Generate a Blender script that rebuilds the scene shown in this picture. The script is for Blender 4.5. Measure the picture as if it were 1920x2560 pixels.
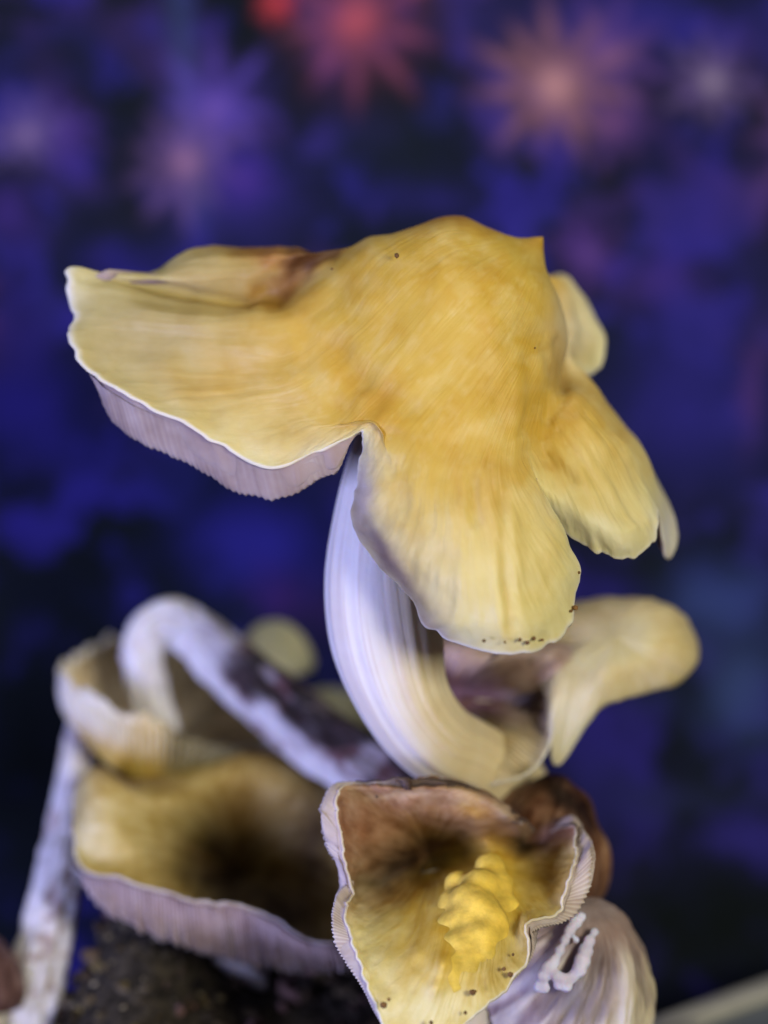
import bpy, math, random
import numpy as np
from mathutils import Vector

# ------------------------------------------------------------------ scene, camera, light
for o in list(bpy.data.objects):
    bpy.data.objects.remove(o, do_unlink=True)
sc = bpy.context.scene
CM = 0.01
DIST = 30.0                     # camera to the plane of sharp focus reference, cm
cam_d = bpy.data.cameras.new('camera')
cam = bpy.data.objects.new('camera', cam_d)
sc.collection.objects.link(cam)
cam.location = (0, -DIST * CM, 0)
cam.rotation_euler = (math.radians(90), 0, 0)
cam_d.sensor_fit = 'VERTICAL'
cam_d.sensor_height = 24.0
cam_d.lens = 24.0 * DIST / 12.8
cam_d.clip_start = 0.01
cam_d.clip_end = 20
cam_d.dof.use_dof = True
cam_d.dof.focus_distance = (DIST - 1.4) * CM
cam_d.dof.aperture_fstop = cam_d.lens / 10.5
sc.camera = cam

w = bpy.data.worlds.new('World'); sc.world = w; w.use_nodes = True
w.node_tree.nodes['Background'].inputs[0].default_value = (0.45, 0.45, 0.75, 1)
w.node_tree.nodes['Background'].inputs[1].default_value = 0.04

def area(name, loc, target, size, power, col, sy=None):
    l = bpy.data.lights.new(name, 'AREA'); l.energy = power; l.color = col
    l.size = size * CM
    if sy: l.shape = 'RECTANGLE'; l.size_y = sy * CM
    o = bpy.data.objects.new(name, l); sc.collection.objects.link(o)
    o.location = Vector(loc) * CM
    d = (Vector(target) - Vector(loc))
    o.rotation_euler = d.to_track_quat('-Z', 'Y').to_euler()
    return o
area('warm_lamp', (17, -37, 4), (1, 0, -1), 8, 1.35, (1.0, 0.91, 0.72))
area('blue_lamp', (-25, -22, -9), (-1, 2, -3), 12, 1.5, (0.50, 0.52, 1.0))
area('tapestry_fill', (4, -3, 36), (0, 11.5, 2), 30, 0.45, (1.0, 0.96, 0.92), 12)  # added fill light to brighten the cloth evenly, no known source

sc.view_settings.view_transform = 'Standard'
sc.view_settings.look = 'None'
sc.view_settings.gamma = 1
sc.view_settings.use_curve_mapping = False
sc.view_settings.exposure = 0
sc.cycles.use_denoising = True
sc.cycles.max_bounces = 8

# ------------------------------------------------------------------ helpers
C = sc.collection
rng = np.random.default_rng(7)
random.seed(7)

def lin(r, g, b):
    f = lambda c: (c / 255 / 12.92) if c / 255 <= .04045 else ((c / 255 + .055) / 1.055) ** 2.4
    return np.array([f(r), f(g), f(b)])

def W(p):
    """measured picture position (px,py) with its distance d behind the reference plane -> world cm"""
    p = np.asarray(p, float)
    k = (DIST + p[..., 2]) / DIST
    return np.stack([(p[..., 0] - 960) / 200 * k, p[..., 2], (1280 - p[..., 1]) / 200 * k], -1)

def cat(a, b, c, d, t):
    return .5 * (2 * b + (c - a) * t + (2 * a - 5 * b + 4 * c - d) * t * t + (3 * b - a - 3 * c + d) * t ** 3)

def crm(arr, n, closed):
    """Catmull-Rom resampling of arr along axis 0 to n samples"""
    m = len(arr)
    if closed:
        s = np.arange(n) / n * m
    else:
        s = np.linspace(0, m - 1, n)
    i = np.floor(s).astype(int)
    if not closed: i = np.minimum(i, m - 2)
    t = (s - i).reshape((-1,) + (1,) * (arr.ndim - 1))
    if closed:
        g = lambda k: arr[(i + k) % m]
    else:
        ext = np.concatenate([[2 * arr[0] - arr[1]], arr, [2 * arr[-1] - arr[-2]]])
        g = lambda k: ext[i + k + 1]
    return cat(g(-1), g(0), g(1), g(2), t)

def hash_noise(seed, n=64):
    r = np.random.default_rng(seed)
    tab = r.random((n, n))
    def f(x, y):
        x = np.asarray(x, float); y = np.asarray(y, float)
        xi = np.floor(x).astype(int); yi = np.floor(y).astype(int)
        fx = x - xi; fy = y - yi
        fx = fx * fx * (3 - 2 * fx); fy = fy * fy * (3 - 2 * fy)
        a = tab[xi % n, yi % n]; b = tab[(xi + 1) % n, yi % n]
        c = tab[xi % n, (yi + 1) % n]; d = tab[(xi + 1) % n, (yi + 1) % n]
        return (a * (1 - fx) + b * fx) * (1 - fy) + (c * (1 - fx) + d * fx) * fy
    return f
N1 = hash_noise(1); N2 = hash_noise(2); N3 = hash_noise(3)
def fbm(f, x, y, o=4):
    s = 0; a = .5; t = 0
    for k in range(o):
        c_, s_ = math.cos(.9 * k + .5), math.sin(.9 * k + .5)
        s = s + a * f((x * c_ - y * s_) * 2 ** k + 17 * k, (x * s_ + y * c_) * 2 ** k + 5 * k); t += a; a *= .5
    return s / t

def sfbm(f, x, y, o=4):
    """stretched noise: octaves keep their axes"""
    s = 0; a = .5; t = 0
    for k in range(o):
        s = s + a * f(x * 2 ** k + 17 * k, y * 2 ** k + 5 * k); t += a; a *= .5
    return s / t

def smooth(a, b, x):
    t = np.clip((x - a) / (b - a), 0, 1)
    return t * t * (3 - 2 * t)

def mesh(name, verts, faces, mat, parent=None, col=None, uv=None, smooth_shade=True):
    """one mesh object; verts in world cm"""
    v = np.asarray(verts, float).reshape(-1, 3) * CM
    base = np.array(parent['_base']) if parent is not None and '_base' in parent else np.zeros(3)
    v = v - base
    me = bpy.data.meshes.new(name)
    me.from_pydata(v.tolist(), [], faces if isinstance(faces, list) else faces.tolist())
    if smooth_shade: me.polygons.foreach_set('use_smooth', [True] * len(me.polygons))
    if col is not None:
        a = me.color_attributes.new('pigment', 'FLOAT_COLOR', 'POINT')
        cc = np.ones((len(v), 4), np.float32); cc[:, :3] = np.clip(np.asarray(col).reshape(-1, 3), 0, 1)
        a.data.foreach_set('color', cc.ravel())
    if uv is not None:
        l = me.uv_layers.new(name='UVMap')
        vi = np.zeros(len(me.loops), int); me.loops.foreach_get('vertex_index', vi)
        l.data.foreach_set('uv', np.asarray(uv, np.float32).reshape(-1, 2)[vi].ravel())
    me.materials.append(mat)
    me.update()
    o = bpy.data.objects.new(name, me); C.objects.link(o)
    if parent is not None: o.parent = parent; o['_base'] = tuple(base)
    return o

def thing(name, label, cat_, base, group=None):
    o = bpy.data.objects.new(name, None); C.objects.link(o)
    o.empty_display_size = .01
    b = np.asarray(base, float) * CM
    o.location = b; o['_base'] = tuple(b)
    o['label'] = label; o['category'] = cat_
    if group: o['group'] = group
    return o

def gridfaces(nr, nc, wrap, off=0, flip=False):
    r = np.arange(nr - 1 if not wrap else nr); c = np.arange(nc - 1)
    R, Cc = np.meshgrid(r, c, indexing='ij')
    R2 = (R + 1) % nr
    q = np.stack([R * nc + Cc, R2 * nc + Cc, R2 * nc + Cc + 1, R * nc + Cc + 1], -1).reshape(-1, 4) + off
    return q[:, ::-1] if flip else q

def normals(p, closed):
    if closed:
        du = np.roll(p, -1, 0) - np.roll(p, 1, 0)
    else:
        du = np.gradient(p, axis=0)
    dv = np.gradient(p, axis=1)
    n = np.cross(du, dv)
    l = np.linalg.norm(n, axis=-1, keepdims=True)
    n = n / np.maximum(l, 1e-9)
    return n

def blur_n(n, closed, it, vit):
    for _ in range(it):
        a = np.roll(n, 1, 0); b = np.roll(n, -1, 0)
        if not closed: a[0] = n[0]; b[-1] = n[-1]
        n = (a + 2 * n + b) / 4
    for _ in range(vit):
        a = np.roll(n, 1, 1); b = np.roll(n, -1, 1); a[:, 0] = n[:, 0]; b[:, -1] = n[:, -1]
        n = (a + 2 * n + b) / 4
    return n / np.maximum(np.linalg.norm(n, axis=-1, keepdims=True), 1e-9)

def cap_from_spokes(parent, spokes, mat, gill_mat, pig, nu=480, nv=90, closed=True, flip=True, thick=.14, edge=.035,
                    gills=200, gill_h=.09, gill_v=(.3, .985), gill_col=None, bumps=(), wrinkle=None, under_col=None,
                    name='cap', ragged=0.0, rim_w=None, thin=None, bulge=None, down=None, bulge_dir=None):
    """a thin fleshy cap lofted through measured spokes running from its middle to its margin, with a gilled underside"""
    ctrl = np.array(spokes, float)                       # U,V,3 in (px,py,d)
    def surf(nu_, nv_):
        a = crm(ctrl, nu_, closed)
        b = crm(np.swapaxes(a, 0, 1), nv_, False)
        g = np.swapaxes(b, 0, 1).copy()
        u = (np.arange(nu_) / nu_ if closed else np.linspace(0, 1, nu_))[:, None] * np.ones((1, nv_))
        v = np.ones((nu_, 1)) * np.linspace(0, 1, nv_)[None]
        if ragged:                                       # uneven margin
            rg = (N1(u * 60, v * 0) - .5) + .6 * (N2(u * 190, v * 0) - .5)
            k = smooth(.9, 1, v) * rg * ragged
            dirv = np.gradient(g, axis=1) * nv_
            dirv = dirv / np.maximum(np.linalg.norm(dirv[..., :2], axis=-1, keepdims=True), 1e-6)
            g = g + dirv * (k * 200)[..., None] * np.array([1, 1, 1 / 200])
        for (bx, by, r, amp) in bumps:
            wgt = np.exp(-((g[..., 0] - bx) ** 2 + (g[..., 1] - by) ** 2) / (r * r))
            g[..., 2] -= amp * wgt
        return g, u, v
    sgn = -1 if flip else 1
    g, u, v = surf(nu, nv)
    global LAST_G, LAST_P, LAST_N
    p = W(g)
    n = normals(p, closed) * sgn
    n = blur_n(n, closed, 2, 1)
    if wrinkle is not None:
        p = p + n * wrinkle(u, v, g)[..., None]
        n = blur_n(normals(p, closed) * sgn, closed, 2, 1)
    n[:, :3] = n[:, 3:4]
    ns = blur_n(n, closed, 14, 8)
    LAST_G, LAST_P, LAST_N = g.reshape(-1, 3), p.reshape(-1, 3), ns.reshape(-1, 3)
    t = ((edge + (thick - edge) * smooth(1.0, .45, v)) * (.12 + .88 * smooth(.12, .5, v)))[..., None]
    if down is not None:
        dw = down(g)[..., None]; ns = ns * (1 - dw) + dw * np.array([0, -1.6, .5])
    tf = thin(g)[..., None] if thin is not None else 1.0
    bot = p - ns * t * tf
    def outw(P_):
        o_ = P_[:, -1] - P_[:, int(P_.shape[1] * .55)]
        o_[:, 1] = 0
        o_ /= np.maximum(np.linalg.norm(o_, axis=-1, keepdims=True), 1e-9)
        for _ in range(P_.shape[0] // 60):
            o_ = (np.roll(o_, 1, 0) + 2 * o_ + np.roll(o_, -1, 0)) / 4
        return o_
    if bulge is not None:
        bw = bulge(g) * smooth(.45, .86, v) * smooth(1.0, .92, v)
        bot = bot + (outw(p)[:, None] if bulge_dir is None else np.array(bulge_dir) * .82) * bw[..., None]
    # margin: one rounded row between top and underside
    tang = p[:, -1] - p[:, -2]; tang /= np.maximum(np.linalg.norm(tang, axis=-1, keepdims=True), 1e-9)
    mid = (p[:, -1] + bot[:, -1]) / 2 + tang * edge * .5
    full = np.concatenate([p, mid[:, None], bot[:, ::-1]], 1)
    nc = full.shape[1]
    col_t = pig(u, v, g)
    uc = under_col if under_col is not None else np.array([.45, .36, .28])
    rw = rim_w(u, v, g) if rim_w is not None else np.ones_like(v)
    col_m = col_t[:, -1] * (1 - .6 * rw[:, -1:]) + .6 * rw[:, -1:] * np.array([.74, .70, .62])
    mk = smooth(.98, 1.0, v)[..., None] * rw[..., None]
    col_t = col_t * (1 - .8 * mk) + mk * .8 * np.array([.74, .70, .60])
    col_b = uc(u, v, g) if callable(uc) else np.ones_like(col_t) * uc
    col = np.concatenate([col_t, col_m[:, None], col_b[:, ::-1]], 1)
    uvt = np.stack([u, v], -1)
    uv = np.concatenate([uvt, uvt[:, -1:], uvt[:, ::-1]], 1)
    cap = mesh(name, full, gridfaces(nu, nc, closed, 0, not flip), mat, parent, col, uv)
    if gills:
        sp = 5
        gu = gills * sp
        gg, u2, v2 = surf(gu, 36)
        pp = W(gg); nn = blur_n(normals(pp, closed) * sgn, closed, 40, 6)
        v0, v1 = gill_v
        vi = v0 + (v1 - v0) * (1 - (1 - np.linspace(0, 1, 36)) ** 1.8)
        # re-sample rows to the gilled zone
        idx = vi * 35; i0 = np.minimum(idx.astype(int), 34); f = (idx - i0)[None, :, None]
        pp = pp[:, i0] * (1 - f) + pp[:, i0 + 1] * f
        nn = nn[:, i0] * (1 - f) + nn[:, i0 + 1] * f
        vv = np.ones((gu, 1)) * vi[None]
        ph = (np.arange(gu) % sp) / sp
        gid = np.arange(gu) // sp
        tri = np.array([0, .45, 1.0, .55, .1])[np.arange(gu) % sp]
        hgt = .45 + .75 * np.random.default_rng(3).random(gills)[gid]
        short = (gid % 3 == 1) * .35 + (gid % 3 == 2) * .12
        ramp = smooth(0, .12, (vv - v0) / (v1 - v0) - short[:, None]) * smooth(1.02, .6, (vv - v0) / (v1 - v0))
        t = edge + (thick - edge) * smooth(1.0, .45, vv)
        dsp = t + .02 + gill_h * (.12 + tri[:, None] * hgt[:, None] * ramp)
        if down is not None:
            dw = down(gg)[:, i0][..., None]; nn = nn * (1 - dw) + dw * np.array([0, -1.6, .5])
        if thin is not None: dsp = dsp * thin(gg)[:, i0]
        q = pp - nn * dsp[..., None]
        if bulge is not None:
            bw = bulge(gg)[:, i0] * smooth(.45, .86, vv) * smooth(1.0, .92, vv)
            q = q + (outw(pp)[:, None] if bulge_dir is None else np.array(bulge_dir)) * (bw * (1 + (.08 if bulge_dir is None else .03) * tri[:, None]))[..., None]
        gc = gill_col if gill_col is not None else lambda a, b, c: np.ones(a.shape + (3,)) * np.array([.42, .33, .29])
        ucol = (np.arange(gu) / gu)[:, None] * np.ones((1, 36))
        colg = gc(ucol, vv, tri[:, None] * np.ones((1, 36)))
        gl = mesh('gills', q, gridfaces(gu, 36, closed, 0, flip), gill_mat, cap, colg, np.stack([ucol, vv], -1))
        gl['kind'] = 'stuff'
    return cap

def tube(name, parent, path, rad, mat, pig, nl=160, na=72, ridge=.05, nr=14, rough=.02, seed=1, flat=1.0, endcap=True):
    """fluted stem swept along a measured path"""
    c = crm(np.array(path, float), nl, False)
    p = W(c)
    r = crm(np.array(rad, float)[:, None], nl, False)[:, 0]
    t = np.gradient(p, axis=0); t /= np.linalg.norm(t, axis=1, keepdims=True)
    ref = np.array([0, 1.0, 0])
    a = np.cross(t, ref); a /= np.linalg.norm(a, axis=1, keepdims=True)
    b = np.cross(a, t)
    th = np.arange(na) / na * 2 * np.pi
    rs = np.random.default_rng(seed)
    prof = np.zeros(na)
    for k in range(3, nr):
        prof += rs.normal() * np.cos(k * th + rs.random() * 6.28) / k ** .75
    prof /= np.abs(prof).max() + 1e-6
    L = np.linspace(0, 1, nl)[:, None]; TH = th[None]
    amp = 1 + ridge * prof[None] * (.6 + .8 * N2(L * 3 + 3, L * 0)) + rough * (sfbm(N3, L * 22 + seed, np.cos(TH) * 3 + np.sin(TH) * 2, 3) - .5) * 2
    R = r[:, None] * amp
    P = p[:, None] + a[:, None] * (np.cos(TH) * R)[..., None] + b[:, None] * (np.sin(TH) * R * flat)[..., None]
    full = P
    nrm = a[:, None] * np.cos(TH)[..., None] + b[:, None] * np.sin(TH)[..., None]
    col = pig(L * np.ones_like(TH), TH * np.ones_like(L), nrm)
    uv = np.stack([TH / 6.28318 * np.ones_like(L), L * np.ones_like(TH)], -1)
    q = gridfaces(nl, na, False).tolist()
    for i in range(nl - 1):
        q.append([i * na + na - 1, (i + 1) * na + na - 1, (i + 1) * na, i * na])
    q.append(list(range(na))); q.append(list(range((nl - 1) * na, nl * na))[::-1])
    q = [f[::-1] for f in q]
    return mesh(name, full, q, mat, parent, col, uv)

# ------------------------------------------------------------------ materials
def flesh(name, streak=(60, 3), streak_amt=.35, mott=.25, bump=.25, sss=.25, rough=.5, spec=.35, fine=900, sheen=0, sssr=.004,
          mscale=260):
    m = bpy.data.materials.new(name); m.use_nodes = True
    nt = m.node_tree; N = nt.nodes; L = nt.links
    b = N['Principled BSDF']
    at = N.new('ShaderNodeVertexColor'); at.layer_name = 'pigment'
    uv = N.new('ShaderNodeUVMap'); uv.uv_map = 'UVMap'
    mp = N.new('ShaderNodeMapping'); mp.inputs['Scale'].default_value = (streak[0], streak[1], 1)
    L.new(uv.outputs[0], mp.inputs[0])
    n1 = N.new('ShaderNodeTexNoise'); n1.inputs['Scale'].default_value = 1; n1.inputs['Detail'].default_value = 5
    n1.inputs['Distortion'].default_value = .6
    L.new(mp.outputs[0], n1.inputs['Vector'])
    tc = N.new('ShaderNodeTexCoord')
    n2 = N.new('ShaderNodeTexNoise'); n2.inputs['Scale'].default_value = mscale; n2.inputs['Detail'].default_value = 5
    L.new(tc.outputs['Object'], n2.inputs['Vector'])
    r1 = N.new('ShaderNodeMapRange'); r1.inputs[1].default_value = .3; r1.inputs[2].default_value = .7
    r1.inputs[3].default_value = 1 - streak_amt; r1.inputs[4].default_value = 1 + streak_amt * .5
    L.new(n1.outputs[0], r1.inputs[0])
    r2 = N.new('ShaderNodeMapRange'); r2.inputs[1].default_value = .3; r2.inputs[2].default_value = .7
    r2.inputs[3].default_value = 1 - mott; r2.inputs[4].default_value = 1 + mott * .5
    L.new(n2.outputs[0], r2.inputs[0])
    mu = N.new('ShaderNodeMath'); mu.operation = 'MULTIPLY'
    L.new(r1.outputs[0], mu.inputs[0]); L.new(r2.outputs[0], mu.inputs[1])
    # darker tones are also more saturated: gamma the colour by the mottle
    gm = N.new('ShaderNodeGamma'); L.new(at.outputs[0], gm.inputs[0])
    inv = N.new('ShaderNodeMath'); inv.operation = 'DIVIDE'; inv.inputs[0].default_value = 1
    L.new(mu.outputs[0], inv.inputs[1]); L.new(inv.outputs[0], gm.inputs[1])
    L.new(gm.outputs[0], b.inputs['Base Color'])
    b.inputs['Roughness'].default_value = rough
    b.inputs['Specular IOR Level'].default_value = spec
    b.inputs['Subsurface Weight'].default_value = sss
    b.inputs['Subsurface Radius'].default_value = (1.0, .6, .25)
    b.inputs['Subsurface Scale'].default_value = sssr
    b.inputs['Sheen Weight'].default_value = sheen
    n3 = N.new('ShaderNodeTexNoise'); n3.inputs['Scale'].default_value = fine; n3.inputs['Detail'].default_value = 4
    L.new(tc.outputs['Object'], n3.inputs['Vector'])
    ad = N.new('ShaderNodeMath'); ad.operation = 'MULTIPLY_ADD'; ad.inputs[1].default_value = .35
    L.new(n3.outputs[0], ad.inputs[0]); L.new(n1.outputs[0], ad.inputs[2])
    bp = N.new('ShaderNodeBump'); bp.inputs['Strength'].default_value = bump; bp.inputs['Distance'].default_value = .0006
    L.new(ad.outputs[0], bp.inputs['Height']); L.new(bp.outputs[0], b.inputs['Normal'])
    return m

M_cap = flesh('ochre_cap_skin', (110, 9), .08, .17, .25, .25, .5, .25, mscale=170)
M_cap2 = flesh('soft_cap_skin', (60, 5), .2, .22, .35, .25, .65, .16)
M_brown = flesh('brown_cap_skin', (50, 3), .3, .4, .4, .08, .45, .35)
M_gill = flesh('gill_flesh', (90, 2), .2, .2, .2, .2, .6, .2)
M_stem = flesh('white_stem_flesh', (38, 2.5), .07, .12, .30, .3, .6, .25, sheen=.1)
M_fuzz = flesh('fuzzy_stem_flesh', (18, 30), .25, .3, .9, .2, .75, .15, sheen=.3)
M_pale = flesh('pale_cap_flesh', (50, 4), .15, .15, .3, .3, .55, .3)
M_veil = flesh('veil_flesh', (20, 20), .1, .12, .4, .3, .6, .3)

OCH = np.array([.60, .41, .07]); ORANGE = np.array([.46, .27, .035]); CREAM = np.array([.72, .65, .35]); TAN = np.array([.40, .325, .15])
BROWN = np.array([.20, .085, .03]); DARK = np.array([.03, .02, .014]); WHITE = np.array([.76, .74, .70]); MAUVE = np.array([.40, .30, .29])

def paint(col, g, spots, jit=26, seed=0):
    x = g[..., 0] + (fbm(N1, g[..., 0] / 55 + seed, g[..., 1] / 55, 3) - .5) * 2 * jit
    y = g[..., 1] + (fbm(N2, g[..., 0] / 55, g[..., 1] / 55 + seed, 3) - .5) * 2 * jit
    for s in spots:
        bx, by, rx, ry, ang, c, k = s
        ca, sa = math.cos(math.radians(ang)), math.sin(math.radians(ang))
        dx, dy = x - bx, y - by
        a = (dx * ca + dy * sa) / rx; b = (-dx * sa + dy * ca) / ry
        wgt = (np.exp(-(a * a + b * b)) * k)[..., None]
        col = col * (1 - wgt) + wgt * np.asarray(c)
    return col

# ------------------------------------------------------------------ tapestry
def make_tapestry():
    yb = 11.5
    px = np.arange(-900, 2821, 12.0); py = np.arange(-700, 3200, 12.0)
    PX, PY = np.meshgrid(px, py, indexing='ij')
    base = lin(22, 31, 34) * np.ones(PX.shape + (3,))
    n = fbm(N1, PX / 300, PY / 300, 3); n2 = fbm(N2, PX / 85 + 9, PY / 85, 3); n3 = fbm(N3, PX / 400, PY / 400 + 4, 2)
    def mix(c, wgt):
        nonlocal base
        wgt = np.clip(wgt, 0, 1)[..., None]
        base = base * (1 - wgt) + wgt * c
    mix(lin(34, 32, 88), smooth(.46, .62, n3) * .5)
    mix(lin(38, 28, 140), smooth(.53, .66, n) * .65)
    mix(lin(40, 28, 150), smooth(.53, .62, n2) * .7)
    mix(lin(20, 28, 34), smooth(.46, .58, fbm(N2, PX / 190 + 31, PY / 190 + 3, 3)) * .9)
    mix(lin(74, 44, 132), smooth(.54, .66, fbm(N3, PX / 130 + 40, PY / 130 + 11, 3)) * .55 * smooth(1500, 300, PY) * .7)
    mix(lin(46, 38, 150), smooth(.55, .64, fbm(N1, PX / 90 + 50, PY / 90 + 21, 3)) * .4)
    mix(lin(20, 28, 34), smooth(.48, .57, fbm(N3, PX / 120 + 13, PY / 120 + 60, 3)) * .85)
    wx = PX + (n2 - .5) * 120; wy = PY + (n - .5) * 120
    def blob(x, y, rx, ry, c, k): mix(lin(*c), np.exp(-((wx - x) / rx) ** 2 - ((wy - y) / ry) ** 2) * k)
    for b in [(60, 1000, 130, 150, (36, 28, 130), .9), (200, 1120, 120, 60, (34, 28, 125), .7), (640, 1360, 160, 110, (42, 36, 150), .9),
              (840, 1530, 90, 90, (60, 34, 110), .6), (450, 1180, 100, 100, (26, 34, 80), .6), (1720, 1000, 200, 220, (36, 30, 128), .8),
              (1520, 1490, 90, 40, (30, 26, 120), .9), (1760, 520, 120, 110, (46, 34, 140), .9), (1640, 720, 120, 60, (64, 38, 130), .8),
              (1890, 500, 50, 70, (84, 50, 140), .7), (1900, 960, 30, 130, (80, 44, 120), .8), (1810, 1500, 130, 95, (46, 70, 150), .9),
              (1870, 1740, 110, 130, (50, 76, 150), .95), (1640, 1760, 60, 50, (32, 44, 100), .6), (1430, 1900, 110, 110, (32, 28, 125), .9),
              (1850, 2140, 110, 34, (44, 36, 150), .95), (1700, 2020, 220, 50, (34, 44, 84), .7), (1500, 2060, 80, 80, (30, 30, 105), .6),
              (60, 1500, 160, 110, (14, 22, 38), .9), (80, 1900, 220, 260, (8, 14, 16), .95), (1760, 2330, 300, 130, (18, 26, 30), .95),
              (600, 150, 70, 200, (18, 26, 30), .85), (1000, 380, 150, 130, (22, 32, 36), .95), (150, 150, 150, 130, (24, 30, 36), .8),
              (290, 500, 70, 100, (24, 30, 36), .8), (900, 330, 110, 70, (34, 36, 80), .6), (1080, 500, 110, 50, (36, 30, 110), .8),
              (600, 500, 160, 120, (44, 36, 120), .8), (1250, 320, 60, 70, (48, 36, 140), .8), (1680, 330, 200, 60, (36, 30, 100), .5),
              (1600, 40, 300, 80, (42, 34, 150), .7), (1150, 40, 120, 60, (50, 40, 110), .5), (40, 540, 60, 70, (64, 36, 130), .8),
              (160, 420, 60, 60, (60, 40, 130), .7), (40, 760, 60, 200, (36, 26, 110), .7), (300, 640, 120, 60, (36, 28, 125), .6)]:
        blob(*b)
    # pale hanging stripe in the print
    mix(lin(52, 66, 118), np.exp(-((PX - 445 - PY * .08) / 34) ** 2) * smooth(640, 420, PY) * .75)
    lum = base @ np.array([.3, .5, .2]); base = (base * .78 + .22 * lum[..., None]) * .92
    def star(cx, cy, R, c, core, k, rays, ph, seed):
        r = np.hypot(PX - cx, PY - cy); a = np.arctan2(PY - cy, PX - cx)
        rr = np.random.default_rng(seed)
        m = np.zeros_like(r)
        for i in range(rays):
            ai = ph + i * 2 * np.pi / rays + rr.normal() * .06
            Ri = R * (.8 + .4 * rr.random())
            da = (a - ai + np.pi) % (2 * np.pi) - np.pi
            wd = .05 * R * (1.15 - np.clip(r / Ri, 0, 1)) + 12
            m = np.maximum(m, np.exp(-(np.sin(da) * r / wd) ** 2) * (np.cos(da) > 0) * smooth(Ri, Ri * .45, r) * .9)
        m = np.maximum(m, np.exp(-(r / (R * .42)) ** 2))
        m = m * (.55 + .75 * fbm(N2, PX / 60 + seed, PY / 60, 2))
        mix(lin(*c) * .9, m * k)
        mix(lin(*core) * .85, np.exp(-(r / (R * .17)) ** 2) * k)
    star(1520, 140, 200, (98, 70, 140), (130, 90, 150), .75, 8, .3, 1)
    star(1530, 310, 160, (96, 66, 130), (130, 84, 130), .7, 8, .1, 2)
    star(890, 55, 290, (138, 74, 100), (196, 92, 100), .9, 9, .2, 3)
    star(690, 0, 70, (190, 64, 70), (215, 76, 72), .8, 8, .2, 9)
    star(1385, 222, 250, (140, 98, 108), (204, 152, 148), .9, 11, .15, 4)
    star(1785, 200, 150, (108, 90, 140), (165, 150, 170), .9, 10, .1, 5)
    star(535, 265, 210, (96, 76, 170), (116, 90, 184), .9, 8, 0, 6)
    star(460, 400, 190, (112, 86, 136), (165, 122, 150), .85, 10, .3, 7)
    star(160, 320, 130, (80, 58, 140), (90, 64, 150), .7, 8, .5, 8)
    star(65, 335, 130, (100, 84, 140), (146, 124, 165), .9, 9, .2, 10)
    star(1470, 640, 130, (86, 58, 130), (104, 74, 140), .8, 8, .2, 11)
    star(610, 450, 110, (72, 48, 140), (84, 56, 150), .6, 8, .2, 12)
    star(700, 1490, 120, (70, 40, 110), (80, 46, 118), .5, 8, .2, 13)
    # the same motifs go on over the rest of the cloth
    rr = np.random.default_rng(20)
    for i in range(40):
        x, y = rr.uniform(-850, 2780), rr.uniform(-680, 3100)
        if -100 < x < 2020 and -100 < y < 2660: continue
        star(x, y, rr.uniform(110, 260), (100 + rr.integers(40), 72, 130), (160, 120, 150), .85, 9, rr.random(), 30 + i)
    fold = .35 * np.sin(PX / 260 + .4 * np.sin(PY / 700)) + .25 * (fbm(N3, PX / 500, PY / 900, 2) - .5)
    D = yb + fold
    p = W(np.stack([PX, PY, np.full_like(PX, yb)], -1)); p[..., 1] = D
    th = p.copy(); th[..., 1] += .05
    n0 = PX.size
    f = np.concatenate([gridfaces(*PX.shape, False), gridfaces(*PX.shape, False, n0, True)])
    m = bpy.data.materials.new('printed_tapestry_cloth'); m.use_nodes = True
    N = m.node_tree.nodes; L = m.node_tree.links; b = N['Principled BSDF']
    at = N.new('ShaderNodeVertexColor'); at.layer_name = 'pigment'
    L.new(at.outputs[0], b.inputs['Base Color'])
    b.inputs['Roughness'].default_value = .9; b.inputs['Specular IOR Level'].default_value = .05
    wv = N.new('ShaderNodeTexNoise'); wv.inputs['Scale'].default_value = 900
    tc = N.new('ShaderNodeTexCoord'); L.new(tc.outputs['Object'], wv.inputs['Vector'])
    bp = N.new('ShaderNodeBump'); bp.inputs['Strength'].default_value = .3; bp.inputs['Distance'].default_value = .0005
    L.new(wv.outputs[0], bp.inputs['Height']); L.new(bp.outputs[0], b.inputs['Normal'])
    cc = np.concatenate([base.reshape(-1, 3), base.reshape(-1, 3) * .6])
    o = mesh('wall_tapestry', np.concatenate([p.reshape(-1, 3), th.reshape(-1, 3)]), f, m, None, cc)
    o['label'] = 'dark cloth tapestry printed with blue and purple star bursts hanging behind the mushrooms'
    o['category'] = 'tapestry'
make_tapestry()

# ------------------------------------------------------------------ tub, soil
def simple_mat(name, col, rough, spec=.4, bump=0, bscale=400, var=0):
    m = bpy.data.materials.new(name); m.use_nodes = True
    N = m.node_tree.nodes; L = m.node_tree.links; b = N['Principled BSDF']
    b.inputs['Roughness'].default_value = rough; b.inputs['Specular IOR Level'].default_value = spec
    tc = N.new('ShaderNodeTexCoord')
    n = N.new('ShaderNodeTexNoise'); n.inputs['Scale'].default_value = bscale; n.inputs['Detail'].default_value = 6
    L.new(tc.outputs['Object'], n.inputs['Vector'])
    cr = N.new('ShaderNodeValToRGB')
    cr.color_ramp.elements[0].position = .35; cr.color_ramp.elements[1].position = .68
    c = np.array(col)
    cr.color_ramp.elements[0].color = (*np.clip(c * (1 - var), 0, 1), 1); cr.color_ramp.elements[1].color = (*np.clip(c * (1 + var), 0, 1), 1)
    L.new(n.outputs[0], cr.inputs[0]); L.new(cr.outputs[0], b.inputs['Base Color'])
    if bump:
        bp = N.new('ShaderNodeBump'); bp.inputs['Strength'].default_value = bump; bp.inputs['Distance'].default_value = .001
        L.new(n.outputs[0], bp.inputs['Height']); L.new(bp.outputs[0], b.inputs['Normal'])
    return m
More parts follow.
